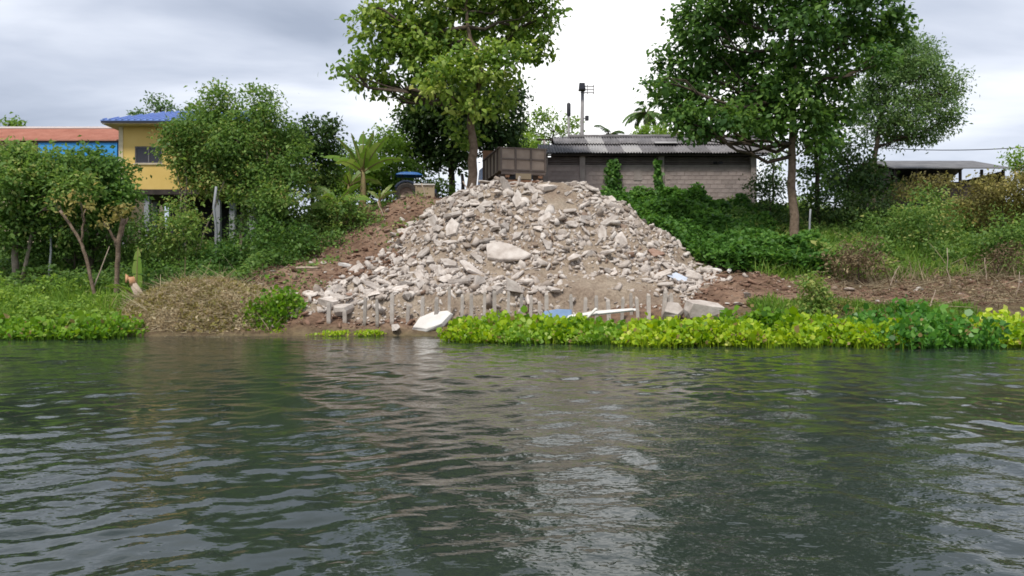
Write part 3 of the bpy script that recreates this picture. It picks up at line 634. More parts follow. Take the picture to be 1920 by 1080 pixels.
def tree(name, label, cat, trunk, r0, r1, blobs, leafm, barkm, seed, leaf=(.26,.15), dens=2.6, per=22, clump=.34, tint0=.45, up=.7, tm=RH, group=None, limbs=True, twigs=3, shell=.55, stems=(), droop=.25, lr=.42):
    rg = np.random.default_rng(seed); base = np.array(trunk[0]); root = empty(name, base); tag(root, label, cat, group)
    L = lambda p: np.asarray(p) - base
    mb = MB(); tp = np.array(trunk); rr = np.linspace(0, 1, len(tp)); 
    t_f = np.linspace(0, 1, max(6, len(tp)*3)); fine = np.stack([np.interp(t_f, rr, tp[:,k]) for k in range(3)], 1)
    fine[1:-1,:2] += rg.normal(0, r0*.16, (len(fine)-2, 2)); rad = r0 + (r1-r0)*t_f**.8; rad[0] *= 1.25
    foot = fine[0].copy(); foot[2] -= 0.35
    mb.tube([L(foot)] + [L(p) for p in fine], [rad[0]*1.05] + list(rad), 10); mb.build('trunk', barkm, root, smooth=True)
    for sp in stems:
        a = np.array(sp[0]); mb = MB(); pts = curve_pts(a, np.array(sp[1]), rg, 6, -.1, .12); mb.tube([L(p) for p in pts], list(np.linspace(sp[2], sp[2]*.45, 6)), 7); mb.build('trunk', barkm, root, smooth=True)
    if limbs:
        allstems = [fine] + [curve_pts(np.array(sp[0]), np.array(sp[1]), rg, 6, 0, 0) for sp in stems]
        for b in blobs:
            c = np.array(b[:3]); best = None
            for st in allstems:
                ts = st[int(len(st)*.35):]; dist = np.linalg.norm(ts - c, axis=1) + np.clip(ts[:,2] - c[2] + .8, 0, None)*1.5; j = int(np.argmin(dist))
                if best is None or dist[j] < best[0]: best = (dist[j], ts[j])
            a = best[1]; mb = MB(); ln = np.linalg.norm(c-a); ra = min(r0*lr, max(.018, .022*ln+.012)); pts = curve_pts(a, c, rg, 6, .22, .16)
            mb.tube([L(p) for p in pts], list(np.linspace(ra, ra*.35, 6)), 6, False)
            for q in range(twigs):
                e2 = c + unit(rg.normal(size=(1,3)))[0]*np.array(b[3:6])*rg.uniform(.6,.95); st = pts[rg.integers(2,5)]
                mb.tube([L(p) for p in curve_pts(st, e2, rg, 4, .1, .12)], [ra*.4, ra*.32, ra*.24, ra*.12], 5, False)
            mb.build('limb', M['bark_dark'], root, smooth=True)  # limbs always in dark bark: shading inside the crown put into the colour
    C, O, T = crown_points(blobs, rg, dens, clump, per, shell); n = len(C)
    N = unit(O*.55 + np.array([0,0,up]) + rg.normal(0, .5, (n,3))); A = unit(O*.6 + rg.normal(0, .7, (n,3)) + np.array([0,0,-droop]))
    ls = leaf[0]*np.exp(rg.normal(0, .22, n))
    link('crown', leafmesh('crown', C - base, ls, ls*leaf[1]/leaf[0], A, N, T + tint0, tm), leafm, root)
    return root
def gp(px, d, dz=0.0):       # a point on the bank
    x = X(px, d); return np.array((x, d, H1(x, d) + dz))

# ================================================================== tall trees
rb = np.random.default_rng(100)
# teak-like tree behind the mound
d = 39.6
bl = [(705,55,48,52),(655,118,34,24),(690,140,44,30),(745,50,55,55),(765,115,60,48),(725,165,30,22),(810,0,75,55),(800,70,60,45),(865,45,68,55),(870,-70,110,60),(770,-50,70,50),(960,-60,80,55),
      (935,25,66,55),(992,45,50,42),(1034,8,30,26),(1000,88,34,28),(955,105,48,40),(835,150,60,40,None),(895,125,52,40),(930,178,34,36),(790,165,40,26),(690,8,22,20),(868,250,34,26),(880,200,30,24),(975,-10,50,40),(845,105,60,40)]
bl = [b if len(b) < 5 else b[:4] for b in bl]
T1 = [gp(885, d), P(886, 290, d), P(884, 230, d), P(890, 185, d), P(905, 130, d), P(880, 60, d), P(870, -40, d)]
tree('tall_tree', 'tall yellow green broad leaved tree rising behind the rubble mound', 'tree', T1, .27, .07, pxblobs(bl, d, rb, .9, 1.5), M['teak_leaf'], M['bark'], 101, (.26,.17), 1.6, 23, .28, .48, up=.8, tm=LONG, lr=.5)
# dark tree behind it
d = 47
bl = [(790,205,46,50),(768,262,36,40),(828,262,48,42),(835,200,55,50),(930,215,45,50),(955,175,26,26),(928,262,34,34),(885,230,45,50),(800,295,40,22),(850,300,34,16),(955,245,22,30),(880,180,50,40)]
tree('shade_tree', 'dark dense round crowned tree just behind the tall one', 'tree', [gp(845, d), P(848, 300, d), P(855, 230, d)], .25, .10, pxblobs(bl, d, rb, .9, 1.3), M['dark_leaf'], M['bark_dark'], 102, (.27,.15), 3.4, 22, .34, .45)
# large dark tree on the right bank
d = 36
bl = [(1300,55,52,50),(1345,15,58,48),(1272,135,40,40),(1243,152,26,18),(1300,185,46,38),(1288,228,30,24),(1318,115,48,40),(1365,95,62,52),(1375,180,55,42),(1415,25,72,55),(1445,130,58,50),(1440,-50,110,55),(1550,-60,120,55),
      (1500,55,72,55),(1565,15,80,55),(1645,15,56,45),(1680,50,32,30),(1610,75,60,38),(1540,140,55,52),(1570,200,44,48),(1490,205,50,42),(1435,215,42,30),(1400,238,24,18),(1330,235,24,16),(1470,165,50,40),(1535,250,36,36),(1640,105,34,26),(1302,232,40,26,-1.5),(1345,222,42,30,-1.2),(1252,182,28,24),(1420,190,40,30),(1395,222,40,26,-1.4),(1440,240,30,20,-1.0),(1270,210,26,20,-.6)]
T2 = [gp(1487, d), P(1488, 400, d), P(1487, 300, d), P(1488, 220, d), P(1490, 120, d), P(1480, 30, d), P(1490, -60, d)]
tree('tall_tree', 'huge dark green tree with a straight brown trunk on the creeper bank', 'tree', T2, .23, .08, pxblobs(bl, d, rb, .95, 1.6), M['deep_leaf'], M['bark'], 103, (.23,.145), 2.4, 23, .27, .45, up=.8, tm=LONG, lr=.42)
d = 38.5
bl = [(1535,215,26,30),(1522,260,22,34),(1545,300,20,30),(1528,345,22,30),(1550,260,26,26),(1512,310,16,24)]
tree('creeper_clad_tree', 'slim trunk wrapped in leafy creeper beside the huge dark tree', 'tree', [gp(1535, d), P(1532, 330, d), P(1528, 240, d), P(1535, 170, d)], .13, .06, pxblobs(bl, d, rb, .8, .3), M['mid_leaf'], M['bark_dark'], 104, (.2,.12), 3.2, 20, .26, .4)
# feathery tree
d = 46
bl = [(1722,110,40,42),(1692,95,34,34),(1665,150,44,42),(1745,170,40,34),(1790,160,24,26),(1770,205,32,26),(1705,205,46,36),(1645,225,40,36),(1625,180,34,36),(1725,250,36,20),(1680,255,34,22),(1748,128,26,26),(1765,232,26,18),(1650,120,26,26)]
tree('feathery_tree', 'grey green fine leaved tree with an open crown near the overhead cable', 'tree', [gp(1640, d), P(1640, 300, d), P(1650, 220, d), P(1680, 150, d)], .2, .06, pxblobs(bl, d, rb, .9, 1.4), M['grey_leaf'], M['bark_dark'], 105, (.20,.085), 5.2, 24, .32, .5, shell=.3, twigs=5)
# bushy tree in front of the yellow house
d = 37
bl = [(413,188,30,30),(395,218,34,24),(372,245,44,34),(328,262,28,30),(488,186,26,24),(508,222,34,30),(455,236,36,28),(442,268,50,38),(385,295,50,36),(455,315,56,38),(530,270,34,40),(335,292,26,22,.3,.5),(370,325,34,22,.3,.5),(405,345,46,26,.5,.35),(500,335,46,36),(552,320,28,40),(520,380,40,34),(470,365,40,26,None)]
bl = [b if not (len(b) == 5) else b[:4] for b in bl]
b2 = gp(420, d)
tree('bushy_tree', 'wide bushy green tree half hiding the yellow house', 'tree', [gp(450, d), P(455, 400, d), P(450, 330, d), P(445, 260, d)], .12, .05, pxblobs(bl, d, rb, .9, 1.2), M['mid_leaf'], M['bark_pale'], 106, (.17,.09), 6.0, 30, .28, .52,
     stems=((gp(350, d), P(345, 300, d), .05), (gp(362, d), P(330, 320, d), .05), (gp(372, d), P(420, 340, d-.4), .045), (gp(500, d), P(500, 280, d), .08)), twigs=4)
# darker tree next to it
d = 41
bl = [(592,262,34,30),(612,242,18,18),(572,305,34,36),(618,295,20,26),(556,262,24,24),(600,335,26,24)]
tree('shade_tree', 'small dark evergreen tree between the bushy tree and the banana plants', 'tree', [gp(585, d), P(586, 350, d), P(590, 280, d)], .12, .05, pxblobs(bl, d, rb, .9, .9), M['dark_leaf'], M['bark_dark'], 107, (.2,.12), 5.5, 26, .28, .5)
# light tree behind the bananas
d = 44.5
bl = [(715,268,30,24),(742,290,26,26),(700,305,34,28),(745,330,34,24),(765,350,30,22),(715,345,34,26),(690,335,24,24),(770,318,20,20),(810,350,22,14),(835,358,16,14),(655,300,26,26),(640,335,28,26),(665,350,30,24),(620,360,26,22)]
tree('leafy_bush', 'light green bush behind the banana plants and the tractor', 'bush', [gp(725, d), P(725, 360, d), P(722, 310, d)], .09, .04, pxblobs(bl, d, rb, .9, .9), M['bright_leaf'], M['bark_pale'], 108, (.2,.11), 4.6, 24, .3, .35, stems=((gp(800, d), P(800, 352, d), .04),))
# left bank trees
d = 33.5
bl = [(35,298,44,28),(100,312,44,30),(18,352,40,44),(75,362,50,40),(130,352,40,34),(30,405,40,28),(90,410,44,24),(-40,330,50,50),(150,400,30,16),(10,440,30,18),(70,435,30,18),(110,335,40,30)]
tree('leafy_tree', 'green leafy tree with two pale trunks at the very edge of the left bank', 'tree', [gp(28, d), P(28, 440, d), P(40, 380, d), P(50, 320, d)], .15, .06, pxblobs(bl, d, rb, .9, 1.0), M['mid_leaf'], M['bark_pale'], 109, (.19,.11), 6.0, 28, .28, .55, stems=((gp(40, d-.2), P(60, 370, d), .09),))
d = 35
bl = [(180,315,40,26),(215,335,34,30),(160,360,44,34),(205,385,40,34),(120,385,34,24),(235,365,22,24),(165,290,22,14)]
tree('leafy_tree', 'darker green tree in front of the blue wall', 'tree', [gp(170, d), P(172, 430, d), P(180, 360, d)], .12, .05, pxblobs(bl, d, rb, .9, .9), M['deep_leaf'], M['bark_dark'], 110, (.19,.11), 6.5, 28, .28, .5)
# pollarded and bent trunks with a few sprouts
d = 30.8
tree('bent_tree', 'thin bent pale tree leaning out over the tall grass', 'tree', [gp(182, d), P(160, 480, d), P(152, 455, d), P(135, 425, d), P(112, 395, d)], .07, .05, pxblobs([(112,385,20,16),(150,378,16,12)], d, rb, .9, .3), M['olive_leaf'], M['bark'], 111, (.16,.09), 3.0, 16, .2, .6,
     stems=((P(152, 455, d), P(160, 392, d), .05),))
tree('pollarded_tree', 'pollarded trunk with leafy knobs beside the upright banana leaf', 'tree', [gp(218, d), P(220, 500, d), P(222, 455, d), P(232, 410, d)], .09, .085, pxblobs([(236,405,16,10),(196,415,14,12),(225,395,20,8)], d, rb, .9, .2), M['olive_leaf'], M['bark'], 112, (.15,.09), 3.0, 16, .16, .7,
     stems=((P(219, 465, d), P(195, 415, d), .07), (P(222, 450, d), P(240, 408, d), .075)))
# background crowns beyond the terrace
d = 62
bl = [(1010,222,26,16),(1045,232,26,16),(1000,250,22,14),(1062,248,22,14),(1030,255,24,12),(990,235,18,14),(1078,232,12,14),(1025,210,18,10)]
tree('spreading_tree', 'pale green umbrella shaped tree behind the truck and the poles', 'tree', [gp(1036, d), P(1036, 275, d), P(1038, 245, d)], .16, .07, pxblobs(bl, d, rb, .9, 1.2), M['bright_leaf'], M['bark_dark'], 113, (.26,.13), 1.9, 16, .34, .45, shell=.3)
d = 56
tree('clipped_bush', 'rounded bright green bush showing over the truck bed', 'bush', [gp(985, d), P(985, 300, d), P(985, 280, d)], .1, .05, pxblobs([(985,268,30,18),(970,280,20,14),(1003,280,20,14)], d, rb, .9, .5), M['bright_leaf'], M['bark_dark'], 114, (.18,.1), 5, 26, .26, .55)
tree('clipped_bush', 'rounded bright green bush showing over the shed roof', 'bush', [gp(1225, d), P(1225, 290, d), P(1225, 265, d)], .1, .05, pxblobs([(1225,250,30,13),(1205,256,16,12),(1246,256,16,12)], d, rb, .9, .5), M['bright_leaf'], M['bark_dark'], 115, (.18,.1), 6, 26, .24, .6)
d = 75
tree('far_tree', 'small far tree rising behind the blue roof', 'tree', [gp(300, d), P(300, 225, d), P(300, 200, d)], .15, .06, pxblobs([(298,192,16,12),(312,202,14,10),(285,203,10,8)], d, rb, .9, .8), M['grey_leaf'], M['bark_dark'], 116, (.3,.17), 2.0, 18, .35, .3)
tree('far_tree', 'low far treetop showing past the corner of the blue roof', 'tree', [gp(256, d), P(256, 235, d), P(256, 218, d)], .12, .06, pxblobs([(253,213,10,4),(262,216,9,5)], d, rb, .9, .5), M['grey_leaf'], M['bark_dark'], 117, (.3,.17), 2.4, 18, .3, .3)
tree('far_tree', 'far treetop showing over the end of the red roof', 'tree', [gp(15, d), P(15, 250, d), P(15, 232, d)], .12, .06, pxblobs([(12,228,18,8),(28,232,10,6)], d, rb, .9, .5), M['bright_leaf'], M['bark_dark'], 118, (.3,.17), 2.4, 18, .3, .3)
d = 50
tree('shade_tree', 'dark bushy tree below the feathery tree, beside the open shed', 'tree', [gp(1590, 41), P(1590, 360, 41), P(1590, 310, 41)], .1, .05, pxblobs([(1590,285,34,26),(1560,320,30,28),(1620,320,34,28),(1585,340,40,26),(1640,345,34,20)], 41, rb, .9, .8), M['dark_leaf'], M['bark_dark'], 119, (.2,.12), 3.6, 24, .28, .45)
tree('leafy_bush', 'pale leafy bush between the shed corner and the dark trunk', 'bush', [gp(1450, 45), P(1450, 340, 45), P(1452, 300, 45)], .08, .04, pxblobs([(1450,300,22,22),(1440,330,22,18),(1465,275,16,18),(1462,335,20,18),(1448,250,14,14)], 45, rb, .9, .6), M['grey_leaf'], M['bark_pale'], 120, (.19,.1), 2.6, 18, .3, .75)
tree('leafy_bush', 'bright leafy bush at the far end of the open shed roof', 'bush', [gp(1905, 48), P(1905, 340, 48), P(1905, 310, 48)], .08, .04, pxblobs([(1905,295,20,14),(1925,300,24,16),(1940,330,30,20)], 48, rb, .9, .6), M['bright_leaf'], M['bark_pale'], 121, (.2,.11), 3, 20, .3, .4)

# ================================================================== shrubs on the slopes
def shrub(label, px, py, rx, ry, d, m, seed, leaf=(.15,.085), dens=4.2, per=24, clump=.26, t0=.5, name='shrub', parts=None, spread=.7):
    bl = parts or [(px, py, rx, ry)]
    pb = pxblobs(bl, d, rb, .9, spread); c = np.mean([b[:2] for b in pb], 0); bz = H1(c[0], c[1]); base = np.array((c[0], c[1], bz))
    top = np.array((c[0], c[1], max(bz+.3, np.mean([b[2] for b in pb]))))
    return tree(name, label, 'bush', [base, (base+top)/2, top], .05, .02, pb, m, M['bark_dark'], seed, leaf, dens, per, clump, t0, twigs=2)
shrub('brown and olive bush at the edge under the open shed', 0,0,0,0, 38, M['olive_leaf'], 201, parts=[(1870,345,50,24),(1920,350,40,30),(1830,372,44,28),(1890,385,46,28),(1800,400,36,26),(1850,420,40,24),(1930,400,30,30),(1960,370,40,40)], spread=1.2)
shrub('green bush standing before the brown and olive one', 0,0,0,0, 36, M['mid_leaf'], 202, parts=[(1745,380,36,28),(1715,410,40,30),(1770,425,40,28),(1735,440,44,26)], t0=.6, spread=1)
shrub('reddish olive bush just under the open shed', 0,0,0,0, 40, M['olive_leaf'], 203, parts=[(1720,350,34,18),(1760,345,30,18),(1700,365,24,16)], t0=.35)
shrub('green bush low at the far end of the bank', 0,0,0,0, 34, M['mid_leaf'], 204, parts=[(1890,440,44,26),(1850,455,40,22),(1930,455,30,30),(1960,430,40,30)], t0=.5)
shrub('dark bush between the creepers and the big trunk', 0,0,0,0, 38.5, M['dark_leaf'], 205, parts=[(1440,380,30,30),(1455,420,26,28),(1425,345,20,18),(1460,350,18,20)], t0=.5)
shrub('dark thicket right beside the big trunk', 0,0,0,0, 38.5, M['dark_leaf'], 206, parts=[(1560,385,34,34),(1600,390,40,30),(1640,385,36,28),(1580,420,44,26),(1530,400,22,36),(1520,430,24,22)], t0=.55, spread=1)
shrub('thin green thicket in front of the dark one', 0,0,0,0, 36.5, M['mid_leaf'], 207, parts=[(1660,420,34,26),(1620,440,40,22),(1690,445,36,22),(1560,450,30,18)], t0=.5, spread=.8)
shrub('low green bush on the slope below the shrubs', 0,0,0,0, 34.2, M['mid_leaf'], 208, parts=[(1640,465,40,20),(1590,475,36,16),(1700,470,40,18),(1760,468,40,18)], t0=.55)
shrub('green bush on the edge of the red soil beside the mound', 0,0,0,0, 34.6, M['deep_leaf'], 209, parts=[(540,455,40,32),(500,450,36,34),(575,472,24,24),(545,490,36,14),(460,465,36,26)], t0=.5)
shrub('dark bush under the bushy tree', 0,0,0,0, 36, M['dark_leaf'], 210, parts=[(500,400,40,30),(540,405,30,30),(460,430,30,24),(570,420,24,26)], t0=.6)
shrub('light green bush in front of the house columns', 0,0,0,0, 34.5, M['mid_leaf'], 211, parts=[(340,395,28,30),(325,430,34,28),(350,460,40,28),(300,455,34,28),(365,420,20,26)], t0=.72)
shrub('dark green bush below the house columns', 0,0,0,0, 34.2, M['deep_leaf'], 212, parts=[(410,478,34,20),(440,480,30,20),(380,490,30,16),(430,500,40,12)], t0=.4)
shrub('dark bush behind the bent tree', 0,0,0,0, 34.5, M['mid_leaf'], 213, parts=[(100,450,44,28),(150,465,40,26),(60,460,36,28),(200,450,36,26),(250,470,34,24),(280,430,24,30),(10,450,34,30),(60,420,40,24),(130,430,40,20),(200,420,34,20),(0,415,34,24),(240,425,26,20)], t0=.32, spread=1, dens=5)
shrub('green bush at the back of the brown heap', 0,0,0,0, 32, M['deep_leaf'], 214, parts=[(300,505,34,20),(345,510,34,16),(270,520,26,20),(390,515,30,12)], t0=.5, leaf=(.12,.07))
shrub('bushy weeds at the foot of the banana plants', 0,0,0,0, 38.6, M['mid_leaf'], 215, parts=[(600,375,24,26),(625,400,24,22),(590,410,26,22),(660,405,20,16),(580,440,24,16),(640,430,24,12)], t0=.65)
shrub('green bush spilling over the upper red soil', 0,0,0,0, 38.0, M['mid_leaf'], 220, parts=[(640,385,26,24),(668,398,26,20),(615,415,26,22),(650,432,28,16),(690,415,18,14)], t0=.55)
shrub('low weedy bush in the middle of the red slope', 0,0,0,0, 36.2, M['mid_leaf'], 221, parts=[(605,455,26,18),(635,452,20,12),(585,478,24,14)], t0=.35)
shrub('leafy upright plant standing between the hyacinth and the red soil', 0,0,0,0, 25.7, M['mid_leaf'], 216, parts=[(1518,530,18,14),(1532,552,20,18),(1518,578,18,18),(1548,572,16,16)], t0=.8, leaf=(.13,.07), spread=.2, clump=.14, dens=15)
shrub('straggly dry bush beside the leafy upright plant', 0,0,0,0, 27, M['olive_leaf'], 217, parts=[(1565,575,16,14),(1580,585,14,12)], t0=.3, leaf=(.1,.05), spread=.2, clump=.16, dens=12)
shrub('brown dead bush hollow and dark at the foot of the slope', 0,0,0,0, 31.0, M['dry_leaf'], 218, parts=[(1610,470,32,24),(1580,497,30,20),(1640,492,30,22)], t0=.08, leaf=(.14,.05), dens=6, clump=.22)
shrub('brown dead bush at the far end of the cleared strip', 0,0,0,0, 31.0, M['dry_leaf'], 219, parts=[(1885,478,32,18),(1860,490,26,14)], t0=.05, leaf=(.14,.05), dens=6, clump=.22)

# ================================================================== ground cover
def cover(name, label, x, y, m, seed, height, leaf, tm=RH, t0=.5, hs=.8, tvar=.18, per_clump=.25, upright=0.3, kind='stuff', aspect=.6, top=None):
    rg = np.random.default_rng(seed); n = len(x); hb = fbm(x*hs, y*hs, seed, 3); h = height*np.clip((hb-.28)*2.2, .08, 1.3)
    z0 = H(x, y) if top is None else top(x, y); f = rg.random(n)**.55
    C = np.stack([x, y, z0 + h*f], 1); ct = (fbm(x*2.2, y*2.2, seed+5, 3)-.5)*1.1
    N = unit(np.array([0,-.45,.8]) + rg.normal(0,.5,(n,3))); A = unit(rg.normal(0,1,(n,3))*np.array([1,1,.35]) + np.array([0,-.3,upright]))
    L = leaf*np.exp(rg.normal(0,.25,n))
    return tag(link(name, leafmesh(name, C, L, L*aspect, A, N, t0 + ct*.6 + rg.normal(0,tvar,n), tm), m), label, name.replace('_', ' '), kind=kind)
def region(n, x0, x1, y0, y1, seed, keep=None):
    rg = np.random.default_rng(seed); x = rg.uniform(x0, x1, n); y = rg.uniform(y0, y1, n)
    if keep is not None: k = keep(x, y); x, y = x[k], y[k]
    return x, y
wob = lambda x, y, s=0, a=2.2, f=.45: (fbm(x*f, y*f, s, 3)-.5)*a
# creeper blanket on the steep slope
edge = lambda x, y: (x > xmax(y) + .25 + wob(x, y, 3, .5)) & (y > 31.9 + wob(x, y, 2, 1.2))
x, y = region(76000, 4.5, 15.0, 31.2, 43.0, 301, lambda x, y: edge(x, y) & (x < 13.2 + wob(x, y, 5, 3)))
cover('creeper_blanket', 'thick deep green creeper blanket over the slope below the shed', x, y, M['vine_leaf'], 302, 1.05, .15, RND, .42, .75, aspect=.85, top=lambda x, y: mtop(x, y))
# weeds on the gentler slope
x, y = region(60000, 10.0, 30, 31.6, 46, 303, lambda x, y: (y > 32.2 + wob(x, y, 12, 1.6)) & (x > 11 + wob(x, y, 5, 3)))
cover('weeds', 'mixed green weeds over the slope behind the cleared strip', x, y, M['mid_leaf'], 304, .85, .16, RH, .68, .7, upright=.6)
# left undergrowth
x, y = region(52000, -26, -8.2, 31.0, 46, 305, lambda x, y: (x < -8.8 + wob(x, y, 13, 2.4) - np.clip(36-y,0,5)*.35) & (y < 45))
cover('undergrowth', 'dark green undergrowth on the bank below the houses', x, y, M['mid_leaf'], 306, .8, .16, RH, .35, .7, upright=.4)
# terrace weeds
x, y = region(9000, -14, -4, 41.5, 47, 307); cover('weeds', 'low green weeds on the terrace round the tractor', x, y, M['mid_leaf'], 308, .45, .16, RH, .6, .8, upright=.6)
x, y = region(2600, -11, -3.6, 30.5, 40.8, 319, lambda x, y: (fbm(x*.8, y*.8, 77, 3) > .50) & (mound(x, y) < H(x, y)))
cover('soil_weeds', 'scattered low weeds sprouting on the red slope beside the mound', x, y, M['mid_leaf'], 320, .35, .14, RH, .5, 1.2, upright=.6)
# low grass on the cleared strip near the hyacinth
x, y = region(9000, 8.2, 15.5, 25.6, 28.6, 309, lambda x, y: (y < 27.9 + wob(x, y, 15, 1.6)))
def blades(name, label, x, y, m, seed, hgt, wid, t0, lean=.35, tvar=.2, top=None):
    rg = np.random.default_rng(seed); n = len(x); z = (H(x, y) if top is None else top(x, y)) - .03
    hb = np.clip(.55 + (fbm(x*.9, y*.9, seed, 3)-.3)*1.4, .3, 1.5); L = hgt*hb*np.exp(rg.normal(0,.25,n))
    A = unit(np.array([0,0,1.0]) + rg.normal(0, lean, (n,3))); N = unit(rg.normal(size=(n,3))*np.array([1,1,.2]))
    ct = (fbm(x*1.6, y*1.6, seed+7, 3)-.5)*.9
    return tag(link(name, leafmesh(name, np.stack([x, y, z], 1), L, np.full(n, wid), A, N, t0 + ct + rg.normal(0,tvar,n), BLADE), m), label, 'grass', kind='stuff')
blades('low_grass', 'low green grass between the hyacinth and the red soil', x, y, M['grass'], 310, .28, .035, .3)
x, y = region(15000, -26, -14.2, 27.6, 31.6, 311, lambda x, y: (x < -14.0 + wob(x, y, 16, 1.5) + (31-y)*-.1))
blades('tall_grass', 'tall bright green grass along the left bank', x, y, M['grass'], 312, .62, .04, .42, .45)
x, y = region(15000, -26, -14.0, 27.2, 32, 317, lambda x, y: (x < -13.9 + wob(x, y, 16, 1.5)))
cover('leafy_weeds', 'bright leafy weeds growing through the tall grass on the left bank', x, y, M['bright_leaf'], 318, 1.05, .13, RH, .5, .9, upright=.6)
x, y = region(17000, 9.6, 28, 31.0, 37.0, 313, lambda x, y: y > 31.6 + wob(x, y, 17, 1.2))
blades('tall_grass', 'tall green grass along the back of the cleared strip', x, y, M['grass'], 314, .6, .035, .40, .5)
x, y = region(1000, 12.5, 27, 30.6, 33.0, 315); blades('dry_grass', 'dry straw coloured grass at the foot of the weedy slope', x, y, M['straw'], 316, .8, .03, .5, .5)

# dead twigs and straw on the cleared strip
def twigs(name, label, C, L, W, A, m, T, cat):
    rg = np.random.default_rng(len(C)); N = unit(rg.normal(size=(len(C),3)))
    return tag(link(name, leafmesh(name, C, L, W, A, N, T, TWIG, W), m), label, cat, kind='stuff')
tr = np.random.default_rng(41); n = 3600
x = tr.uniform(10, 24, n); y = tr.uniform(27.2, 33.4, n); k = tr.random(n) < np.clip((x-10.5)/6, .10, 1); x, y = x[k], y[k]; n = len(x)
A = unit(tr.normal(0,1,(n,3))*np.array([1,1,.28]) + np.array([0,0,.12]))
twigs('dead_twigs', 'pale dry twigs and cut stalks littering the cleared red strip', np.stack([x,y,H(x,y)+tr.uniform(.0,.16,n)],1), np.exp(tr.normal(np.log(.55),.5,n)), np.exp(tr.normal(np.log(.018),.35,n)), A, M['straw'], tr.uniform(.2,1,n), 'twigs')
x = tr.uniform(8, 24, 9000); y = tr.uniform(28.0, 33.4, 9000); k = tr.random(9000) < np.clip((x-9)/8, .04, .9); x, y = x[k], y[k]; n = len(x)
L = np.exp(tr.normal(np.log(.09),.4,n))
tag(link('leaf_litter', leafmesh('leaf_litter', np.stack([x,y,H(x,y)+tr.uniform(.01,.08,n)],1), L, L*.5, tr.normal(0,1,(n,3))*np.array([1,1,.3]), unit(tr.normal(0,.5,(n,3))+np.array([0,0,1])), tr.uniform(0,1,n), RH), M['dry_leaf']), 'dry brown leaf litter on the cleared strip', 'leaf litter', kind='stuff')

# ---- brown brush heap at the water's edge
hc = (X(392, 29.3), 29.2); hrx, hry, hh = 3.35, 1.75, 1.2
def heap(x, y):
    q = np.sqrt(((x-hc[0])/hrx)**2 + ((y-hc[1])/hry)**2); n = fbm(x*1.1, y*1.1, 55, 3)
    return np.where(q < 1.15, np.maximum(-.25, hh*np.clip(1 - q**2.4, -.5, 1)*(0.72+.5*n)) + .12 + np.clip(y-28.2, -1, 2)*.42, -.6)
br_ = np.random.default_rng(43); n = 5200
a = br_.uniform(0, 2*PI, n); q = np.sqrt(br_.random(n))*1.02; x = hc[0]+np.cos(a)*q*hrx; y = hc[1]+np.sin(a)*q*hry; z = heap(x, y)
hp = empty('brush_heap', (hc[0], hc[1], 0.1)); tag(hp, 'brown heap of dead brush and weeds at the water edge', 'brush heap'); off = np.array([hc[0], hc[1], .1])
gxs = np.linspace(hc[0]-hrx*1.1, hc[0]+hrx*1.1, 60); gys = np.linspace(hc[1]-hry*1.1, hc[1]+hry*1.1, 40)
core = gridmesh('matted_core', gxs, gys, lambda x, y: heap(x, y) - .12)
o = link('matted_core', core, M['heap'], hp, True); o.matrix_parent_inverse = Matrix.Translation(-Vector(off))
A = unit(br_.normal(0,1,(n,3))*np.array([1,.8,.42]) + np.array([0,-.15,.05])); L = np.exp(br_.normal(np.log(.45),.5,n)); W = np.exp(br_.normal(np.log(.011),.4,n))
o = link('twigs', leafmesh('twigs', np.stack([x,y,z+br_.uniform(-.1,.1,n)],1)-off, L, W, A, unit(br_.normal(size=(n,3))), br_.uniform(.1,1,n), TWIG, W), M['dry_stalk'], hp); o['kind'] = 'stuff'
n = 22000; a = br_.uniform(0, 2*PI, n); q = np.sqrt(br_.random(n))*1.02; x = hc[0]+np.cos(a)*q*hrx; y = hc[1]+np.sin(a)*q*hry
L = np.exp(br_.normal(np.log(.11),.35,n)); t = .2 + .8*br_.uniform(0,1,n)
o = link('dry_leaves', leafmesh('dry_leaves', np.stack([x,y,heap(x,y)+br_.uniform(-.08,.08,n)],1)-off, L, L*.38, br_.normal(0,1,(n,3)), unit(br_.normal(0,.6,(n,3))+np.array([0,-.4,.8])), t, RH), M['heap_leaf'], hp); o['kind'] = 'stuff'
n = 12000; a = br_.uniform(0, 2*PI, n); q = np.sqrt(br_.random(n)); x = hc[0]+np.cos(a)*q*hrx; y = hc[1]+np.sin(a)*q*hry; k = fbm(x*.9, y*.9, 66, 3) > .5; x, y = x[k], y[k]; n = len(x); L = np.exp(br_.normal(np.log(.11),.3,n))
o = link('green_weeds', leafmesh('green_weeds', np.stack([x,y,heap(x,y)+br_.uniform(-.02,.14,n)],1)-off, L, L*.5, br_.normal(0,1,(n,3)), unit(br_.normal(0,.6,(n,3))+np.array([0,-.3,.8])), br_.uniform(.3,.95,n), RH), M['olive_leaf'], hp); o['kind'] = 'stuff'

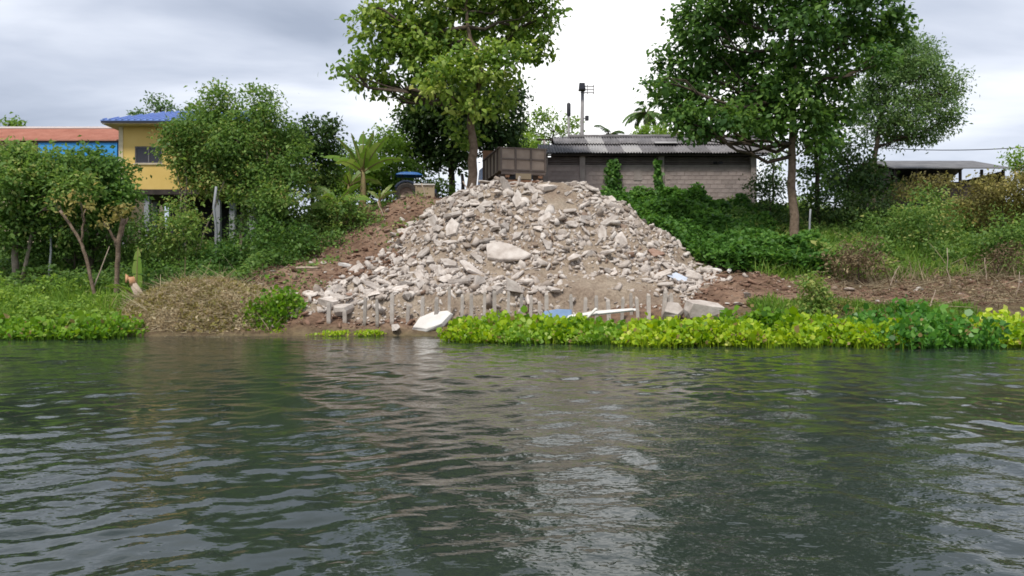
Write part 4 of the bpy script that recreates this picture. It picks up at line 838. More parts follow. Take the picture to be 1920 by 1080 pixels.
# ================================================================== water hyacinth and other waterside leaves
def hyac(label, px0, px1, d0, d1, top, m, seed, n, leaf=.128, front=None, t0=.5, tv=.22, rag=.35):
    """floating mat between two bearings, from d0 (open water) to d1 (bank); top = height"""
    rg = np.random.default_rng(seed); per = 11; k0 = n//per
    d = rg.uniform(0, 1, k0)**.9*(d1-d0) + d0; u = rg.uniform(0,1,k0); x = X(px0 + (px1-px0)*u, (d0+d1)/2)
    fr = d0 + (fbm(x*.8, np.full(k0, seed*.37), seed, 3)-.5)*2.2 + .35; ew = np.minimum(u, 1-u)*(px1-px0)/FPX*d0
    k = (d > fr) & (rg.random(k0) < np.clip(.25 + ew/.9, 0, 1)); x, d, fr, ew = x[k], d[k], fr[k], ew[k]; k0 = len(x)
    h = top*(.30 + 1.15*fbm(x*1.0, d*1.0, seed+1, 3))*rg.uniform(.72, 1.2, k0); h *= np.clip(.40 + (d-fr)/.8, 0, 1) * np.clip(.45 + ew/.6, 0, 1)
    pt = (fbm(x*1.8, d*1.8, seed+2, 3)-.5)*.9 + rg.normal(0, .12, k0)
    ix = np.repeat(np.arange(k0), rg.poisson(per, k0)); n = len(ix); th = rg.uniform(0, 2*PI, n); rr = np.sqrt(rg.random(n)); Rr = (.10 + .16*h[ix] + leaf*.6)
    C = np.stack([x[ix] + np.cos(th)*rr*Rr, d[ix] + np.sin(th)*rr*Rr, .02 + h[ix]*np.clip(1.02 - .75*rr**2 - rg.random(n)*.25, .04, 1)], 1)
    out = np.stack([np.cos(th)*rr, np.sin(th)*rr, np.zeros(n)], 1)
    N = unit(np.array([0,-.35,.75]) + out*.55 + rg.normal(0,.40,(n,3))); A = unit(np.array([0,0,.55]) + out*.8 + rg.normal(0,.40,(n,3)))
    L = leaf*np.exp(rg.normal(0,.28,n))*np.clip(.7 + h[ix]*.5, .6, 1.3); ct = pt[ix]/.5; ct = ct*.5
    root = empty('water_hyacinth', (float(np.mean(x)), float(np.mean(d)), 0)); tag(root, label, 'water plants', kind='stuff'); base = np.array(root.location)
    link('leaves', leafmesh('leaves', C-base, L, L*.86, A, N, np.where(rg.random(n) < .05, 0, np.clip(t0 + ct*.6 + rg.normal(0,tv*.8,n), .06, 1)), RND), m, root)['kind'] = 'stuff'
    ns = n//3; j = rg.integers(0, n, ns); Cs = C[j].copy(); ln = Cs[:,2] + .04; Cs[:,2] = -.04
    link('stems', leafmesh('stems', Cs-base + rg.normal(0,.03,(ns,3))*np.array([1,1,0]), ln, np.full(ns,.022), np.array([0,0,1.0])+rg.normal(0,.13,(ns,3)), unit(rg.normal(size=(ns,3))), rg.uniform(.2,.8,ns), TWIG, np.full(ns,.022)), m, root)['kind'] = 'stuff'
    return root
hyac('yellow green hyacinth mat starting beside the white slab', 832, 1120, 23.0, 26.2, .62, M['hy_yellow'], 501, 6200, t0=.38)
hyac('fresh green hyacinth mat below the blue sheet', 930, 1180, 22.2, 25.6, .60, M['hy_green'], 502, 3600, t0=.62)
hyac('bright yellow low hyacinth mat in front of the post row end', 1150, 1420, 21.2, 24.8, .60, M['hy_yellow'], 503, 6800, t0=.55)
hyac('green hyacinth clump behind the bright yellow mat', 1325, 1505, 22.6, 25.6, .82, M['hy_green'], 504, 4600, t0=.42)
hyac('yellowish hyacinth mat between the two green clumps', 1440, 1680, 20.8, 24.8, .68, M['hy_yellow'], 505, 6000, t0=.45)
hyac('tall deep green hyacinth clump with the largest leaves', 1625, 1830, 20.3, 24.6, .98, M['hy_deep'], 506, 5200, .13, t0=.45)
hyac('yellow hyacinth mat beyond the tall deep green clump', 1815, 2050, 20.6, 24.8, .72, M['hy_yellow'], 507, 6500, t0=.62)
hyac('bright green floating plants along the left bank', -140, 238, 24.4, 28.0, .62, M['hy_green'], 508, 9500, t0=.5)
hyac('green leafy plants on the soil side of the brown heap', 448, 580, 27.7, 29.6, 1.35, M['hy_green'], 509, 3200, .10, t0=.5)
hyac('small yellow plants along the water in front of the brown heap', 455, 560, 27.2, 27.9, .42, M['hy_yellow'], 510, 900, .10, t0=.5)
hyac('thin strip of yellow floating plants in front of the posts', 585, 745, 27.0, 27.6, .17, M['hy_yellow'], 511, 900, .09, t0=.5)

# ================================================================== banana plants and palms
def banana_leaf(parent, base, az, length, width, elev, bend, seed, m, name='leaf', tat=.35):
    rg = np.random.default_rng(seed); ns = 16; t = np.linspace(0, 1, ns); el = elev - bend*t**1.5
    st = length/(ns-1); p = np.zeros((ns,3))
    for i in range(1, ns): p[i] = p[i-1] + st*np.array((math.cos(el[i])*math.cos(az), math.cos(el[i])*math.sin(az), math.sin(el[i])))
    roll = rg.choice((-1, 1))*rg.uniform(.45, 1.05)*(0 if elev > 1.53 else 1); side = np.array((-math.sin(az), math.cos(az), 0))*math.cos(roll) + math.sin(roll)*np.array((-math.cos(az)*math.sin(elev-bend*.4), -math.sin(az)*math.sin(elev-bend*.4), math.cos(elev-bend*.4))); w = width/2*np.sin(np.clip((t-.1)/.9, 0, 1)**.7*PI)**.6; w[t < .12] = .02
    V = []; F = []; S = []; T = []
    def addq(q, tt):
        b = len(V); V.extend(q); F.extend(range(b, b+len(q))); S.append(len(q)); T.extend([tt]*len(q))
    for sgn in (-1, 1):
        i = 2
        while i < ns-1:
            j = min(ns-1, i + int(rg.integers(3, 7))); dr = rg.uniform(.0, .18); tw = rg.uniform(1-tat, 1.0); tt = rg.uniform(.2, .8)
            for k in range(i, j):
                o0 = side*sgn*w[k]*tw + np.array((0,0,-w[k]*dr)); o1 = side*sgn*w[k+1]*tw + np.array((0,0,-w[k+1]*dr))
                if k == i: o0 = o0*.93 + (p[k+1]-p[k])*.25
                if k == j-1: o1 = o1*.93 - (p[k+1]-p[k])*.25
                addq([p[k], p[k+1], p[k+1]+o1, p[k]+o0], tt)
            i = j
    me = fastmesh(name, np.array(V), F, S, {'tint': T}); o = link(name, me, m, parent); o.location = Vector([float(c) for c in base])
    mb = MB(); mb.tube([tuple(q + np.array((0,0,-.012))) for q in p[::3]], list(np.linspace(.035, .008, len(p[::3]))), 5); mb.build('midrib', M['banana_stem'], o, True)
    return o
def banana(label, px, d, h, r, leaves, seed, dz=0.0):
    g = gp(px, d, dz); root = empty('banana_plant', g); tag(root, label, 'banana plant'); rg = np.random.default_rng(seed)
    mb = MB(); pts = [(0,0,-.2)] + [(rg.normal(0,.02), rg.normal(0,.02), h*f) for f in (.15,.4,.7,1.0)]; mb.tube(pts, [r*1.2, r*1.1, r, r*.8, r*.5], 10); mb.build('stem', M['banana_stem'], root, True)
    for i, (az, ln, wd, el, bd) in enumerate(leaves): banana_leaf(root, (0,0,h*.95), math.radians(az), ln, wd, math.radians(el), math.radians(bd), seed*31+i, M['banana'])
    return root
banana('tallest banana plant with spread tattered leaves', 680, 39.2, 2.3, .17, [(178,2.3,.7,64,28),(165,2.1,.66,78,14),(90,2.1,.66,88,5),(20,2.1,.66,80,12),(0,2.3,.7,66,26),(185,2.2,.66,42,50),(-5,2.2,.66,40,55),(-70,1.9,.6,58,50),(230,1.8,.6,35,60)], 1)
banana('short banana plant leaning leaves over the weeds', 632, 38.4, 1.3, .13, [(185,2.0,.6,48,80),(165,1.8,.55,64,60),(0,1.9,.6,45,80),(30,1.8,.55,66,50),(250,1.7,.5,45,85),(300,1.8,.55,40,80),(200,1.7,.5,15,50)], 2)
banana('middle sized banana plant close behind the tallest one', 655, 40.5, 1.7, .14, [(170,2.0,.6,66,55),(20,2.0,.6,60,65),(190,2.0,.6,40,85),(-10,1.9,.55,35,80),(100,1.8,.5,80,20),(270,1.6,.5,50,90)], 8)
banana('small banana sucker on the red soil', 712, 39.2, .5, .08, [(40,1.2,.26,62,30),(10,1.0,.26,50,50),(170,.9,.24,55,50),(280,.8,.24,60,60)], 3)
for px, d, dz, lab, sd_ in ((655, 38.6, 0, 'brown dead banana stump among the banana plants', 4),(692, 38.3, 0, 'leaning brown banana stump by the red soil', 5)):
    g = gp(px, d, dz); root = empty('banana_stump', g); tag(root, lab, 'banana stump'); mb = MB(); mb.tube([(0,0,-.2),(.02,0,.5),(.05,-.03,1.05 if sd_ == 4 else .8)], [.15,.14,.10], 9); mb.build('stem', M['banana_stem'], root, True)
    for i in range(4): banana_leaf(root, (.04,0,.95 if sd_ == 4 else .7), i*1.6, .9, .16, math.radians(30), math.radians(140), sd_*7+i, M['dry_leaf'], 'dead_leaf')
banana('young banana plant with one upright leaf by the pollarded trunk', 256, 30.4, .3, .07, [(80,1.95,.5,89,3),(190,1.3,.4,50,70),(150,1.2,.36,35,60),(10,1.0,.3,40,80),(230,1.2,.34,20,40)], 6)

def frond_palm(label, px, py, d, trunk_r, fl, nf, seed, m):
    rg = np.random.default_rng(seed); g = gp(px, d); top = P(px, py, d) - g; root = empty('coconut_palm', g); tag(root, label, 'palm')
    mb = MB(); mb.tube([(0,0,-.2), top*.5+np.array((.15,0,0)), top], [trunk_r*1.2, trunk_r, trunk_r*.8], 9); mb.build('trunk', M['bark_pale'], root, True)
    for f in range(nf):
        az = 2*PI*f/nf*1.9 + rg.normal(0,.2); el0 = rg.uniform(-.2, 1.25); bd = rg.uniform(1.2, 2.0); ns = 14; p = np.zeros((ns,3)); L_ = fl*rg.uniform(.8, 1.1)
        for i in range(1, ns):
            e_ = el0 - bd*(i/ns)**1.3; p[i] = p[i-1] + L_/(ns-1)*np.array((math.cos(e_)*math.cos(az), math.cos(e_)*math.sin(az), math.sin(e_)))
        side = np.array((-math.sin(az), math.cos(az), 0)); q = np.linspace(1.5, ns-1.01, 34); ip = np.stack([np.interp(q, np.arange(ns), p[:,k]) for k in range(3)], 1)
        C = np.concatenate((ip, ip)); sg = np.concatenate((np.ones(34), -np.ones(34))); fw = unit(np.gradient(ip, axis=0)); fw = np.concatenate((fw, fw))
        A = side[None]*sg[:,None]*.9 + fw*.55 + np.array((0,0,-.55)); ln = fl*.26*np.sin(np.clip(np.concatenate((q,q))/ns, .12, .97)*PI)**.6
        o = link('frond', leafmesh('frond', C, ln, np.full(68, .075), A, np.tile((0,0,1.0),(68,1)) + rg.normal(0,.2,(68,3)), rg.uniform(.1,.8,68), BLADE), m, root); o.location = Vector([float(c) for c in top])
        mb = MB(); mb.tube([tuple(v) for v in p[::3]], [.045,.04,.03,.022,.012][:len(p[::3])], 5); mb.build('midrib', M['banana_stem'], o, True)
frond_palm('tall grey coconut palm beside the dark tree crown', 1212, 212, 60, .16, 1.9, 15, 1, M['grey_leaf'])
frond_palm('coconut palm mostly hidden behind the dark tree crown', 1268, 215, 57, .15, 2.3, 13, 2, M['grey_leaf'])
frond_palm('low dark palm between the poles and the tall palm', 1143, 254, 64, .2, 1.6, 14, 3, M['dark_leaf'])

# ================================================================== houses on the left
def ph(root): return Vector(root.location)
def part(root, name, m, fn, bevel=0, smooth=False, parent=None):
    mb = MB(); fn(mb); o = mb.build(name, m, parent or root, smooth, bevel); return o
d = 43.0; x0, x1 = X(223, d), X(478, d); zf, zt = Z(355, d), Z(236, d); hd = 6.5
yh = empty('yellow_house', ((x0+x1)/2, d, zf)); tag(yh, 'yellow rendered house raised on grey columns under a blue roof', 'house')
w = (x1-x0)/2; hgt = zt - zf
wx0, wx1, wz0, wz1 = X(252, d)-(x0+x1)/2, X(303, d)-(x0+x1)/2, Z(306, d)-zf, Z(274, d)-zf
def ywall(mb):      # front wall with a window opening, then the other three
    mb.box(-w, wx0, 0, .18, 0, hgt); mb.box(wx1, w, 0, .18, 0, hgt); mb.box(wx0, wx1, 0, .18, 0, wz0); mb.box(wx0, wx1, 0, .18, wz1, hgt)
    mb.box(-w, -w+.18, .18, hd, 0, hgt); mb.box(w-.18, w, .18, hd, 0, hgt); mb.box(-w+.18, w-.18, hd-.18, hd, 0, hgt)
part(yh, 'wall', M['yellow_wall'], ywall)
part(yh, 'corner_trim', M['cream'], lambda mb: mb.box(-w-.03, -w+.2, -.03, -.002, 0, hgt-.02))
part(yh, 'floor_slab', M['dark_wood'], lambda mb: mb.box(-w-.02, w+.02, -.05, hd, -.28, -.003))
part(yh, 'ceiling', M['white_paint'], lambda mb: mb.box(-w+.19, w-.19, .19, hd-.2, hgt-.1, hgt-.02))
win = part(yh, 'window', M['window_frame'], lambda mb: (mb.box(wx0, wx0+.06, .03, .12, wz0, wz1), mb.box(wx1-.06, wx1, .03, .12, wz0, wz1), mb.box(wx0+.06, wx1-.06, .03, .12, wz0, wz0+.06), mb.box(wx0+.06, wx1-.06, .03, .12, wz1-.06, wz1), mb.box((wx0+wx1)/2-.03, (wx0+wx1)/2+.03, .03, .12, wz0+.06, wz1-.06)))
for a, b in ((wx0+.06, (wx0+wx1)/2-.03), ((wx0+wx1)/2+.03, wx1-.06)): part(yh, 'pane', M['dark_glass'], lambda mb: mb.box(a, b, .07, .085, wz0+.06, wz1-.06), parent=win)
part(yh, 'sill', M['cream'], lambda mb: mb.box(wx0-.06, wx1+.06, -.06, .0-.003, wz0-.07, wz0-.005), parent=win)
zg = H1((x0+x1)/2, d) - zf
for px, dy in ((272,.15),(405,.15),(429,.45),(470,.15),(300,3.2),(420,3.2),(470,3.2),(240,3.2),(225,.15)):
    cx = X(px, d) - (x0+x1)/2; gz = H1(X(px,d), d+dy) - zf - .4; part(yh, 'column', M['grey_post'], lambda mb: mb.box(cx-.14, cx+.14, dy, dy+.28, gz, -.283))
part(yh, 'undercroft_shade_sheet', M['dark_metal'], lambda mb: mb.box(-w, w, hd-.3, hd-.15, zg-1, -.29))  # dark sheet added behind the columns to give the gloom under the house
# hip roof in blue sheet with standing ribs
ex0, ex1, ey0, ey1, ez = -w-.65, w+.6, -.75, hd+.6, hgt+.12; rx0, rx1, ry_, rz = -w+1.35, w-1.35, hd/2, hgt+1.45
def roof_pts(t): return [(ex0,ey0,ez+t),(ex1,ey0,ez+t),(ex1,ey1,ez+t),(ex0,ey1,ez+t),(rx0,ry_,rz+t),(rx1,ry_,rz+t)]
RF = [(0,1,5,4),(1,2,5),(2,3,4,5),(3,0,4)]
rf = part(yh, 'roof', M['blue_roof'], lambda mb: mb.add(roof_pts(0) + roof_pts(.06), [tuple(reversed(f)) for f in RF] + [tuple(6+i for i in f) for f in RF] + [(0,1,7,6),(1,2,8,7),(2,3,9,8),(3,0,6,9)]))
nrib = 26
for i in range(nrib):
    xx = ex0 + (ex1-ex0)*(i+.5)/nrib; k = 1.0 if rx0 <= xx <= rx1 else ((xx-ex0)/(rx0-ex0) if xx < rx0 else (ex1-xx)/(ex1-rx1))
    ye, ze = ey0 + (ry_-ey0)*k, ez + (rz-ez)*k
    part(yh, 'roof_rib', M['blue_roof'], lambda mb: mb.hexa([(xx-.05,ey0-.02,ez+.062),(xx+.05,ey0-.02,ez+.062),(xx+.05,ye,ze+.062),(xx-.05,ye,ze+.062),(xx-.03,ey0-.02,ez+.12),(xx+.03,ey0-.02,ez+.12),(xx+.03,ye,ze+.12),(xx-.03,ye,ze+.12)]), parent=rf)
part(yh, 'fascia', M['dark_metal'], lambda mb: mb.box(ex0+.02, ex1-.02, ey0+.02, ey0+.06, ez-.10, ez-.004))
part(yh, 'soffit', M['cream'], lambda mb: mb.box(ex0+.05, ex1-.05, ey0+.065, ey1-.05, ez-.14, ez-.105))

d = 46.5; x0, x1 = X(-140, d), X(222, d); ze, cxh = Z(264, d), (X(-140, d)+X(222, d))/2
rh = empty('red_roofed_house', (cxh, d, H1(cxh, d))); tag(rh, 'long low house with a red tiled roof and blue wall', 'house'); b0 = H1(cxh, d)
w = (x1-x0)/2; eh = ze - b0; xb = X(72, d) - cxh
part(rh, 'wall', M['blue_wall'], lambda mb: mb.box(xb, w-.02, .35, .5, eh-1.1, eh))
part(rh, 'lower_wall', M['dark_wood'], lambda mb: mb.box(xb, w-.02, .37, .5, 0, eh-1.103))
part(rh, 'wall', M['cream'], lambda mb: (mb.box(-w, xb-.004, .35, .5, 0, eh-1.0), mb.box(-w, xb-.004, .35, .5, eh-.35, eh), mb.box(-w, -w+2.5, .35, .5, eh-1.0, eh-.35)))
part(rh, 'window', M['dark_glass'], lambda mb: mb.box(-w+2.5, xb-.01, .40, .45, eh-1.0, eh-.35))
part(rh, 'wall', M['cream'], lambda mb: (mb.box(-w, -w+.15, .5, 6, 0, eh), mb.box(w-.17, w-.02, .5, 6, 0, eh), mb.box(-w, w, 6.002, 6.15, 0, eh)))
part(rh, 'added_blue_sheet', M['blue_wall'], lambda mb: mb.box(xb+.05, w-.03, -.16, -.13, eh-.95, eh-.125))  # extra blue sheet added ahead of the wall, out of the eave's shade
rz = Z(241, d+3.2) - b0
def slope_roof(mb):
    rows_ = 14
    for i in range(rows_):
        a, b = i/rows_, (i+1)/rows_; ya, yb = -.25+3.5*a, -.25+3.5*b; za, zb = eh+(rz-eh)*a, eh+(rz-eh)*b
        mb.hexa([(-w-.2,ya-.03,za-.03),(w,ya-.03,za-.03),(w,yb,zb-.05),(-w-.2,yb,zb-.05),(-w-.2,ya-.03,za+.05),(w,ya-.03,za+.05),(w,yb,zb),(-w-.2,yb,zb)])
rr_ = part(rh, 'roof', M['red_roof'], slope_roof)
part(rh, 'back_slope', M['red_roof'], lambda mb: mb.hexa([(-w-.2,3.26,rz-.06),(w,3.26,rz-.06),(w,6.6,eh-.06),(-w-.2,6.6,eh-.06),(-w-.2,3.26,rz),(w,3.26,rz),(w,6.6,eh),(-w-.2,6.6,eh)]), parent=rr_)
part(rh, 'ridge_cap', M['white_paint'], lambda mb: mb.box(-w-.22, w+.02, 3.1, 3.42, rz+.01, rz+.12), parent=rr_)
part(rh, 'fascia', M['dark_metal'], lambda mb: mb.box(xb, w-.01, -.22, -.18, eh-.12, eh-.035), parent=rr_)

# ================================================================== block shed with corrugated roof
d = 43.5; x0, x1 = X(1022, d), X(1418, d); cxs = (x0+x1)/2; b0 = 6.2; sh = empty('block_shed', (cxs, d, b0)); tag(sh, 'low grey block shed with a weathered corrugated roof', 'shed')
w = (x1-x0)/2; wt = Z(293, d) - b0; L_ = lambda px: X(px, d) - cxs
BH = .235; rowsn = int((wt-.38)/BH)
posts = [1022, 1092, 1240, 1413]
for px in posts: part(sh, 'column', M['column'], lambda mb: mb.box(L_(px)-.15, L_(px)+.15, -.09, .16, -.6, wt))
part(sh, 'end_wall', M['block'], lambda mb: (mb.box(-w, -w+.15, .165, 6.5, -.6, wt), mb.box(w-.15, w, .165, 6.5, -.6, wt), mb.box(-w, w, 6.505, 6.65, -.6, wt)))
part(sh, 'wall_core', M['block'], lambda mb: mb.box(-w+.15, w-.15, .03, .15, -.6, rowsn*BH))
brg = np.random.default_rng(66); bme = MB().box(-.192, .192, -.02, .02, -.108, .108).mesh('block'); bme.materials.append(M['block'])
for r in range(rowsn-8 if rowsn > 8 else 0, rowsn):      # the courses that show above the creepers
    xx = -w + .36 + (.2 if r % 2 else 0)
    while xx < w - .3:
        if all(abs(xx - L_(px)) > .34 for px in posts):
            o = link('block', bme, None, sh); o.location = (xx, .028 + brg.uniform(-.004,.004), r*BH+.115)
        xx += .40
part(sh, 'wall_beam', M['column'], lambda mb: mb.box(-w+.152, w-.152, .0, .14, rowsn*BH+.003, rowsn*BH+.085))
part(sh, 'vent_backing', M['block_dark'], lambda mb: mb.box(-w+.152, w-.152, .12, .15, rowsn*BH+.088, wt-.02))
for i in range(4):
    z = rowsn*BH + .13 + i*.125
    if z < wt-.06: part(sh, 'vent_slat', M['block_dark'], lambda mb: mb.hexa([(-w+.16,.02,z),(w-.16,.02,z),(w-.16,.10,z+.05),(-w+.16,.10,z+.05),(-w+.16,.02,z+.02),(w-.16,.02,z+.02),(w-.16,.10,z+.07),(-w+.16,.10,z+.07)]))
for px in (1196,): part(sh, 'bricked_patch', M['column'], lambda mb: mb.box(L_(px)-.22, L_(px)+.22, -.02, .03, rowsn*BH-.75, rowsn*BH-.15))
for px in (1342, 1352): part(sh, 'vent_shade_plate', M['dark_glass'], lambda mb: mb.box(L_(px)-.11, L_(px)+.09, -.003, .018, rowsn*BH+.15, rowsn*BH+.27))  # solid dark plates; the shade of two openings put into their colour
part(sh, 'eave_beam', M['dark_wood'], lambda mb: mb.box(-w-.2, w+.5, -.3, -.2, wt-.02, wt+.06))
for s_ in (-1, 1): part(sh, 'gable', M['block'], lambda mb: mb.add([(s_*(w-.01),.17,wt+.003),(s_*(w-.01),6.5,wt+.003),(s_*(w-.01),3.2,Z(257,d+3.2)-b0-.12),(s_*(w-.14),.17,wt+.003),(s_*(w-.14),6.5,wt+.003),(s_*(w-.14),3.2,Z(257,d+3.2)-b0-.12)], [(0,1,2),(3,5,4),(0,3,4,1),(1,4,5,2),(2,5,3,0)]))
# corrugated sheets: two courses up the front slope, one row behind the ridge
ey, ry_ = -.5, 3.2; ez, rz = wt + .10, Z(257, d+3.2) - b0
sw = .92; nsx = int((2*w+1.1)/sw)+1; xs0 = -w-.35
def corr_sheet(y0, y1, z0, z1, seed):
    rg = np.random.default_rng(seed); n = 37; xs = np.linspace(0, sw*1.03, n); cz = .034*np.sin(xs/ .153 *2*PI)
    V = []; wob_ = rg.normal(0, .012, 4)
    for k, (yy, z_) in enumerate(((y0, z0), ((y0+y1)/2, (z0+z1)/2 - .015), (y1, z1))):
        for t_ in (0, .014):
            for xx, c in zip(xs, cz): V.append((xx, yy + rg.normal(0,.004) , z_ + c + t_ + wob_[k]))
    F = []
    for k in range(2):
        for i in range(n-1):
            a = k*2*n + i; b = a + 2*n; F.append((a, b, b+1, a+1)); a += n; b += n; F.append((a, a+1, b+1, b))
    for i in range(n-1): F.append((i, i+1, n+i+1, n+i)); F.append((4*n+i, 5*n+i, 5*n+i+1, 4*n+i+1))
    me = bpy.data.meshes.new('roof_sheet'); me.from_pydata(V, [], F); me.update(); return me
lo = [corr_sheet(ey, (ey+ry_)/2+.12, ez, (ez+rz)/2+.035, s_) for s_ in (1,2,3)]; hi = [corr_sheet((ey+ry_)/2-.1, ry_, (ez+rz)/2+.04, rz, s_) for s_ in (4,5,6)]; bk = corr_sheet(ry_+.02, 7.3, rz-.01, ez, 7)
for me in lo + hi + [bk]: me.materials.append(M['fibre']); me.polygons.foreach_set('use_smooth', np.ones(len(me.polygons), bool))
pale = [lo[0].copy(), hi[0].copy()]
for me in pale: me.materials.clear(); me.materials.append(M['fibre_pale'])
hrg = np.random.default_rng(3)
for i in range(nsx):
    xx = xs0 + i*sw
    for r in range(3):
        if r > 0 and i < 1: continue               # the roof is broken away at this end
        me = (lo[i % 3], hi[i % 3], bk)[r]
        if r < 2 and i == 3: me = pale[r]
        if r == 0 and i == 5: me = pale[0]
        o = link('roof_sheet', me, None, sh); o.location = (xx, 0, (i % 2)*.012); o.rotation_euler = (0, 0, 0)
part(sh, 'ridge_cap', M['fibre'], lambda mb: mb.tube([(xs0+2*sw, ry_, rz+.03), (xs0+nsx*sw+.02, ry_, rz+.03)], .13, 10), smooth=True)
for k, yy in enumerate((-.15, 1.2, 3.0)): part(sh, 'purlin', M['dark_wood'], lambda mb: mb.box(xs0, w+.6, yy, yy+.08, ez + (rz-ez)*(yy-ey)/(ry_-ey) - .14, ez + (rz-ez)*(yy-ey)/(ry_-ey) - .05))
part(sh, 'loose_strip', M['fibre_pale'], lambda mb: mb.hexa([(L_(1235),1.0,ez+.80),(L_(1278),1.0,ez+.80),(L_(1278),1.35,ez+.93),(L_(1235),1.35,ez+.93),(L_(1235),1.0,ez+.83),(L_(1278),1.0,ez+.83),(L_(1278),1.35,ez+.96),(L_(1235),1.35,ez+.96)]))

# creepers climbing the shed wall
def wall_vine(label, px, w_, top, seed, n):
    rg = np.random.default_rng(seed); z = b0 + .2 + rg.random(n)**.8*(Z(top, 43.4)-b0-.2); hfrac = (z-b0)/(Z(top,43.4)-b0)
    x = X(px, 43.4) + rg.normal(0, 1, n)*w_*(1.25-hfrac*.75) + (fbm(z*1.3, z*0, seed)-.5)*.6; y = 43.28 - np.abs(rg.normal(0,.14,n))
    root = empty('climbing_vine', (X(px,43.4), 43.2, b0)); tag(root, label, 'vine'); base = np.array(root.location); L = .17*np.exp(rg.normal(0,.25,n))
    link('leaves', leafmesh('leaves', np.stack([x,y,z],1)-base, L, L*.85, rg.normal(0,.6,(n,3))+np.array([0,-.2,-.6]), unit(rg.normal(0,.4,(n,3))+np.array([0,-1,.4])), rg.normal(.4,.22,n), RND), M['vine_leaf'], root)['kind'] = 'stuff'
    mb = MB(); mb.tube([(0,-.02,-.1),(.05,.0,1.0),(-.03,0,float(Z(top,43.4)-b0)-.2)], [.03,.025,.012], 6); mb.build('stem', M['bark_dark'], root, True)
wall_vine('broad creeper climbing the shed wall nearest the mound', 1148, .22, 300, 71, 900)
wall_vine('narrow creeper climbing the shed column', 1230, .10, 302, 72, 420)

# ---- open shed far right
d = 51; x0, x1 = X(1672, d), X(1892, d); cxo = (x0+x1)/2; b0 = H1(cxo, d); os_ = empty('open_shed', (cxo, d, b0)); tag(os_, 'long low open sided shed with a thin grey tin roof', 'shed'); w = (x1-x0)/2
t0_, t1_ = Z(318, d)-b0, Z(303, d+4)-b0
part(os_, 'roof', M['tin_grey'], lambda mb: mb.hexa([(-w,-.4,t0_),(w,-.4,t0_),(w,4,t1_),(-w,4,t1_),(-w,-.4,t0_+.07),(w,-.4,t0_+.07),(w,4,t1_+.07),(-w,4,t1_+.07)]))
part(os_, 'back_slope', M['tin_grey'], lambda mb: mb.hexa([(-w,4.01,t1_),(w,4.01,t1_),(w,8,t0_),(-w,8,t0_),(-w,4.01,t1_+.07),(w,4.01,t1_+.07),(w,8,t0_+.07),(-w,8,t0_+.07)]))
for i in range(6): xx = -w+.3+i*(2*w-.6)/5; part(os_, 'post', M['dark_wood'], lambda mb: mb.box(xx-.07, xx+.07, 0, .14, -.4, t0_+.02))
for s_ in (-1, 1): part(os_, 'end_wall', M['dark_wood'], lambda mb: mb.box(*(sorted((s_*(w-.1), s_*(w-.16)))), .35, 7.15, -.4, t0_-.02))  # dark end boards added to shut out bright sky beneath the roof
part(os_, 'back_wall', M['dark_wood'], lambda mb: mb.box(-w+.1, w-.1, 7.2, 7.3, -.4, t0_+.1))
part(os_, 'low_wall', M['dark_wood'], lambda mb: mb.box(-w+.1, w-.1, .16, .3, -.4, Z(340, d)-b0))

# ---- overhead cable
mb = MB(); A_, B_ = P(1560, 268, 52), P(2300, 215, 46); mb.tube([A_ + (B_-A_)*t - np.array((0,0,1))*1.1*(4*t*(1-t)) for t in np.linspace(0,1,24)], .028, 5)
tag(mb.build('overhead_cable', M['dark_metal'], smooth=True), 'thin black overhead cable crossing the sky past the feathery tree', 'cable')

# ---- floodlight mast and plain pole
d = 58; fm = empty('floodlight_mast', gp(1090, d)); tag(fm, 'tall floodlight mast with a ladder of arms behind the shed', 'floodlight'); b0 = fm.location.z; ht = Z(165, d)-b0
part(fm, 'pole', M['pole'], lambda mb: mb.tube([(0,0,-.3),(.03,0,ht*.5),(.1,0,ht)], [.17,.15,.12], 10), smooth=True)
for zz_ in (ht+.15, ht-.1, ht-.32): part(fm, 'arm', M['pole'], lambda mb: mb.box(-.05, .95, -.04, .04, zz_-.03, zz_+.03))
for xx in (.45, .9): part(fm, 'upright', M['pole'], lambda mb: mb.box(xx-.025, xx+.025, -.035, .035, ht-.42, ht+.25))
lamp = part(fm, 'lamp', M['dark_metal'], lambda mb: mb.hexa([(-.22,-.5,ht-.2),(.28,-.5,ht-.2),(.28,-.1,ht-.25),(-.22,-.1,ht-.25),(-.16,-.42,ht+.3),(.22,-.42,ht+.3),(.22,-.12,ht+.3),(-.16,-.12,ht+.3)]))
part(fm, 'lens', M['dark_glass'], lambda mb: mb.box(-.17, .23, -.52, -.505, ht-.15, ht+.2), parent=lamp)
z2 = Z(221, d)-b0; l2 = part(fm, 'lamp', M['dark_metal'], lambda mb: (mb.box(.27, .52, -.3, .0, z2-.2, z2+.12), mb.box(.05, .27, -.03, .03, z2-.05, z2+.0)))
d = 60; up = empty('utility_pole', gp(1066, d)); tag(up, 'thin plain pole with a dark can at its top', 'pole'); b0 = up.location.z; ht = Z(192, d)-b0
part(up, 'pole', M['pole'], lambda mb: mb.tube([(0,0,-.3),(.02,0,ht)], [.12,.085], 8), smooth=True)
part(up, 'can', M['dark_metal'], lambda mb: mb.lathe([(.13,ht-1.0),(.15,ht-.95),(.15,ht-.12),(.12,ht-.05)], n=14, c=(.02,0,0)), smooth=True)

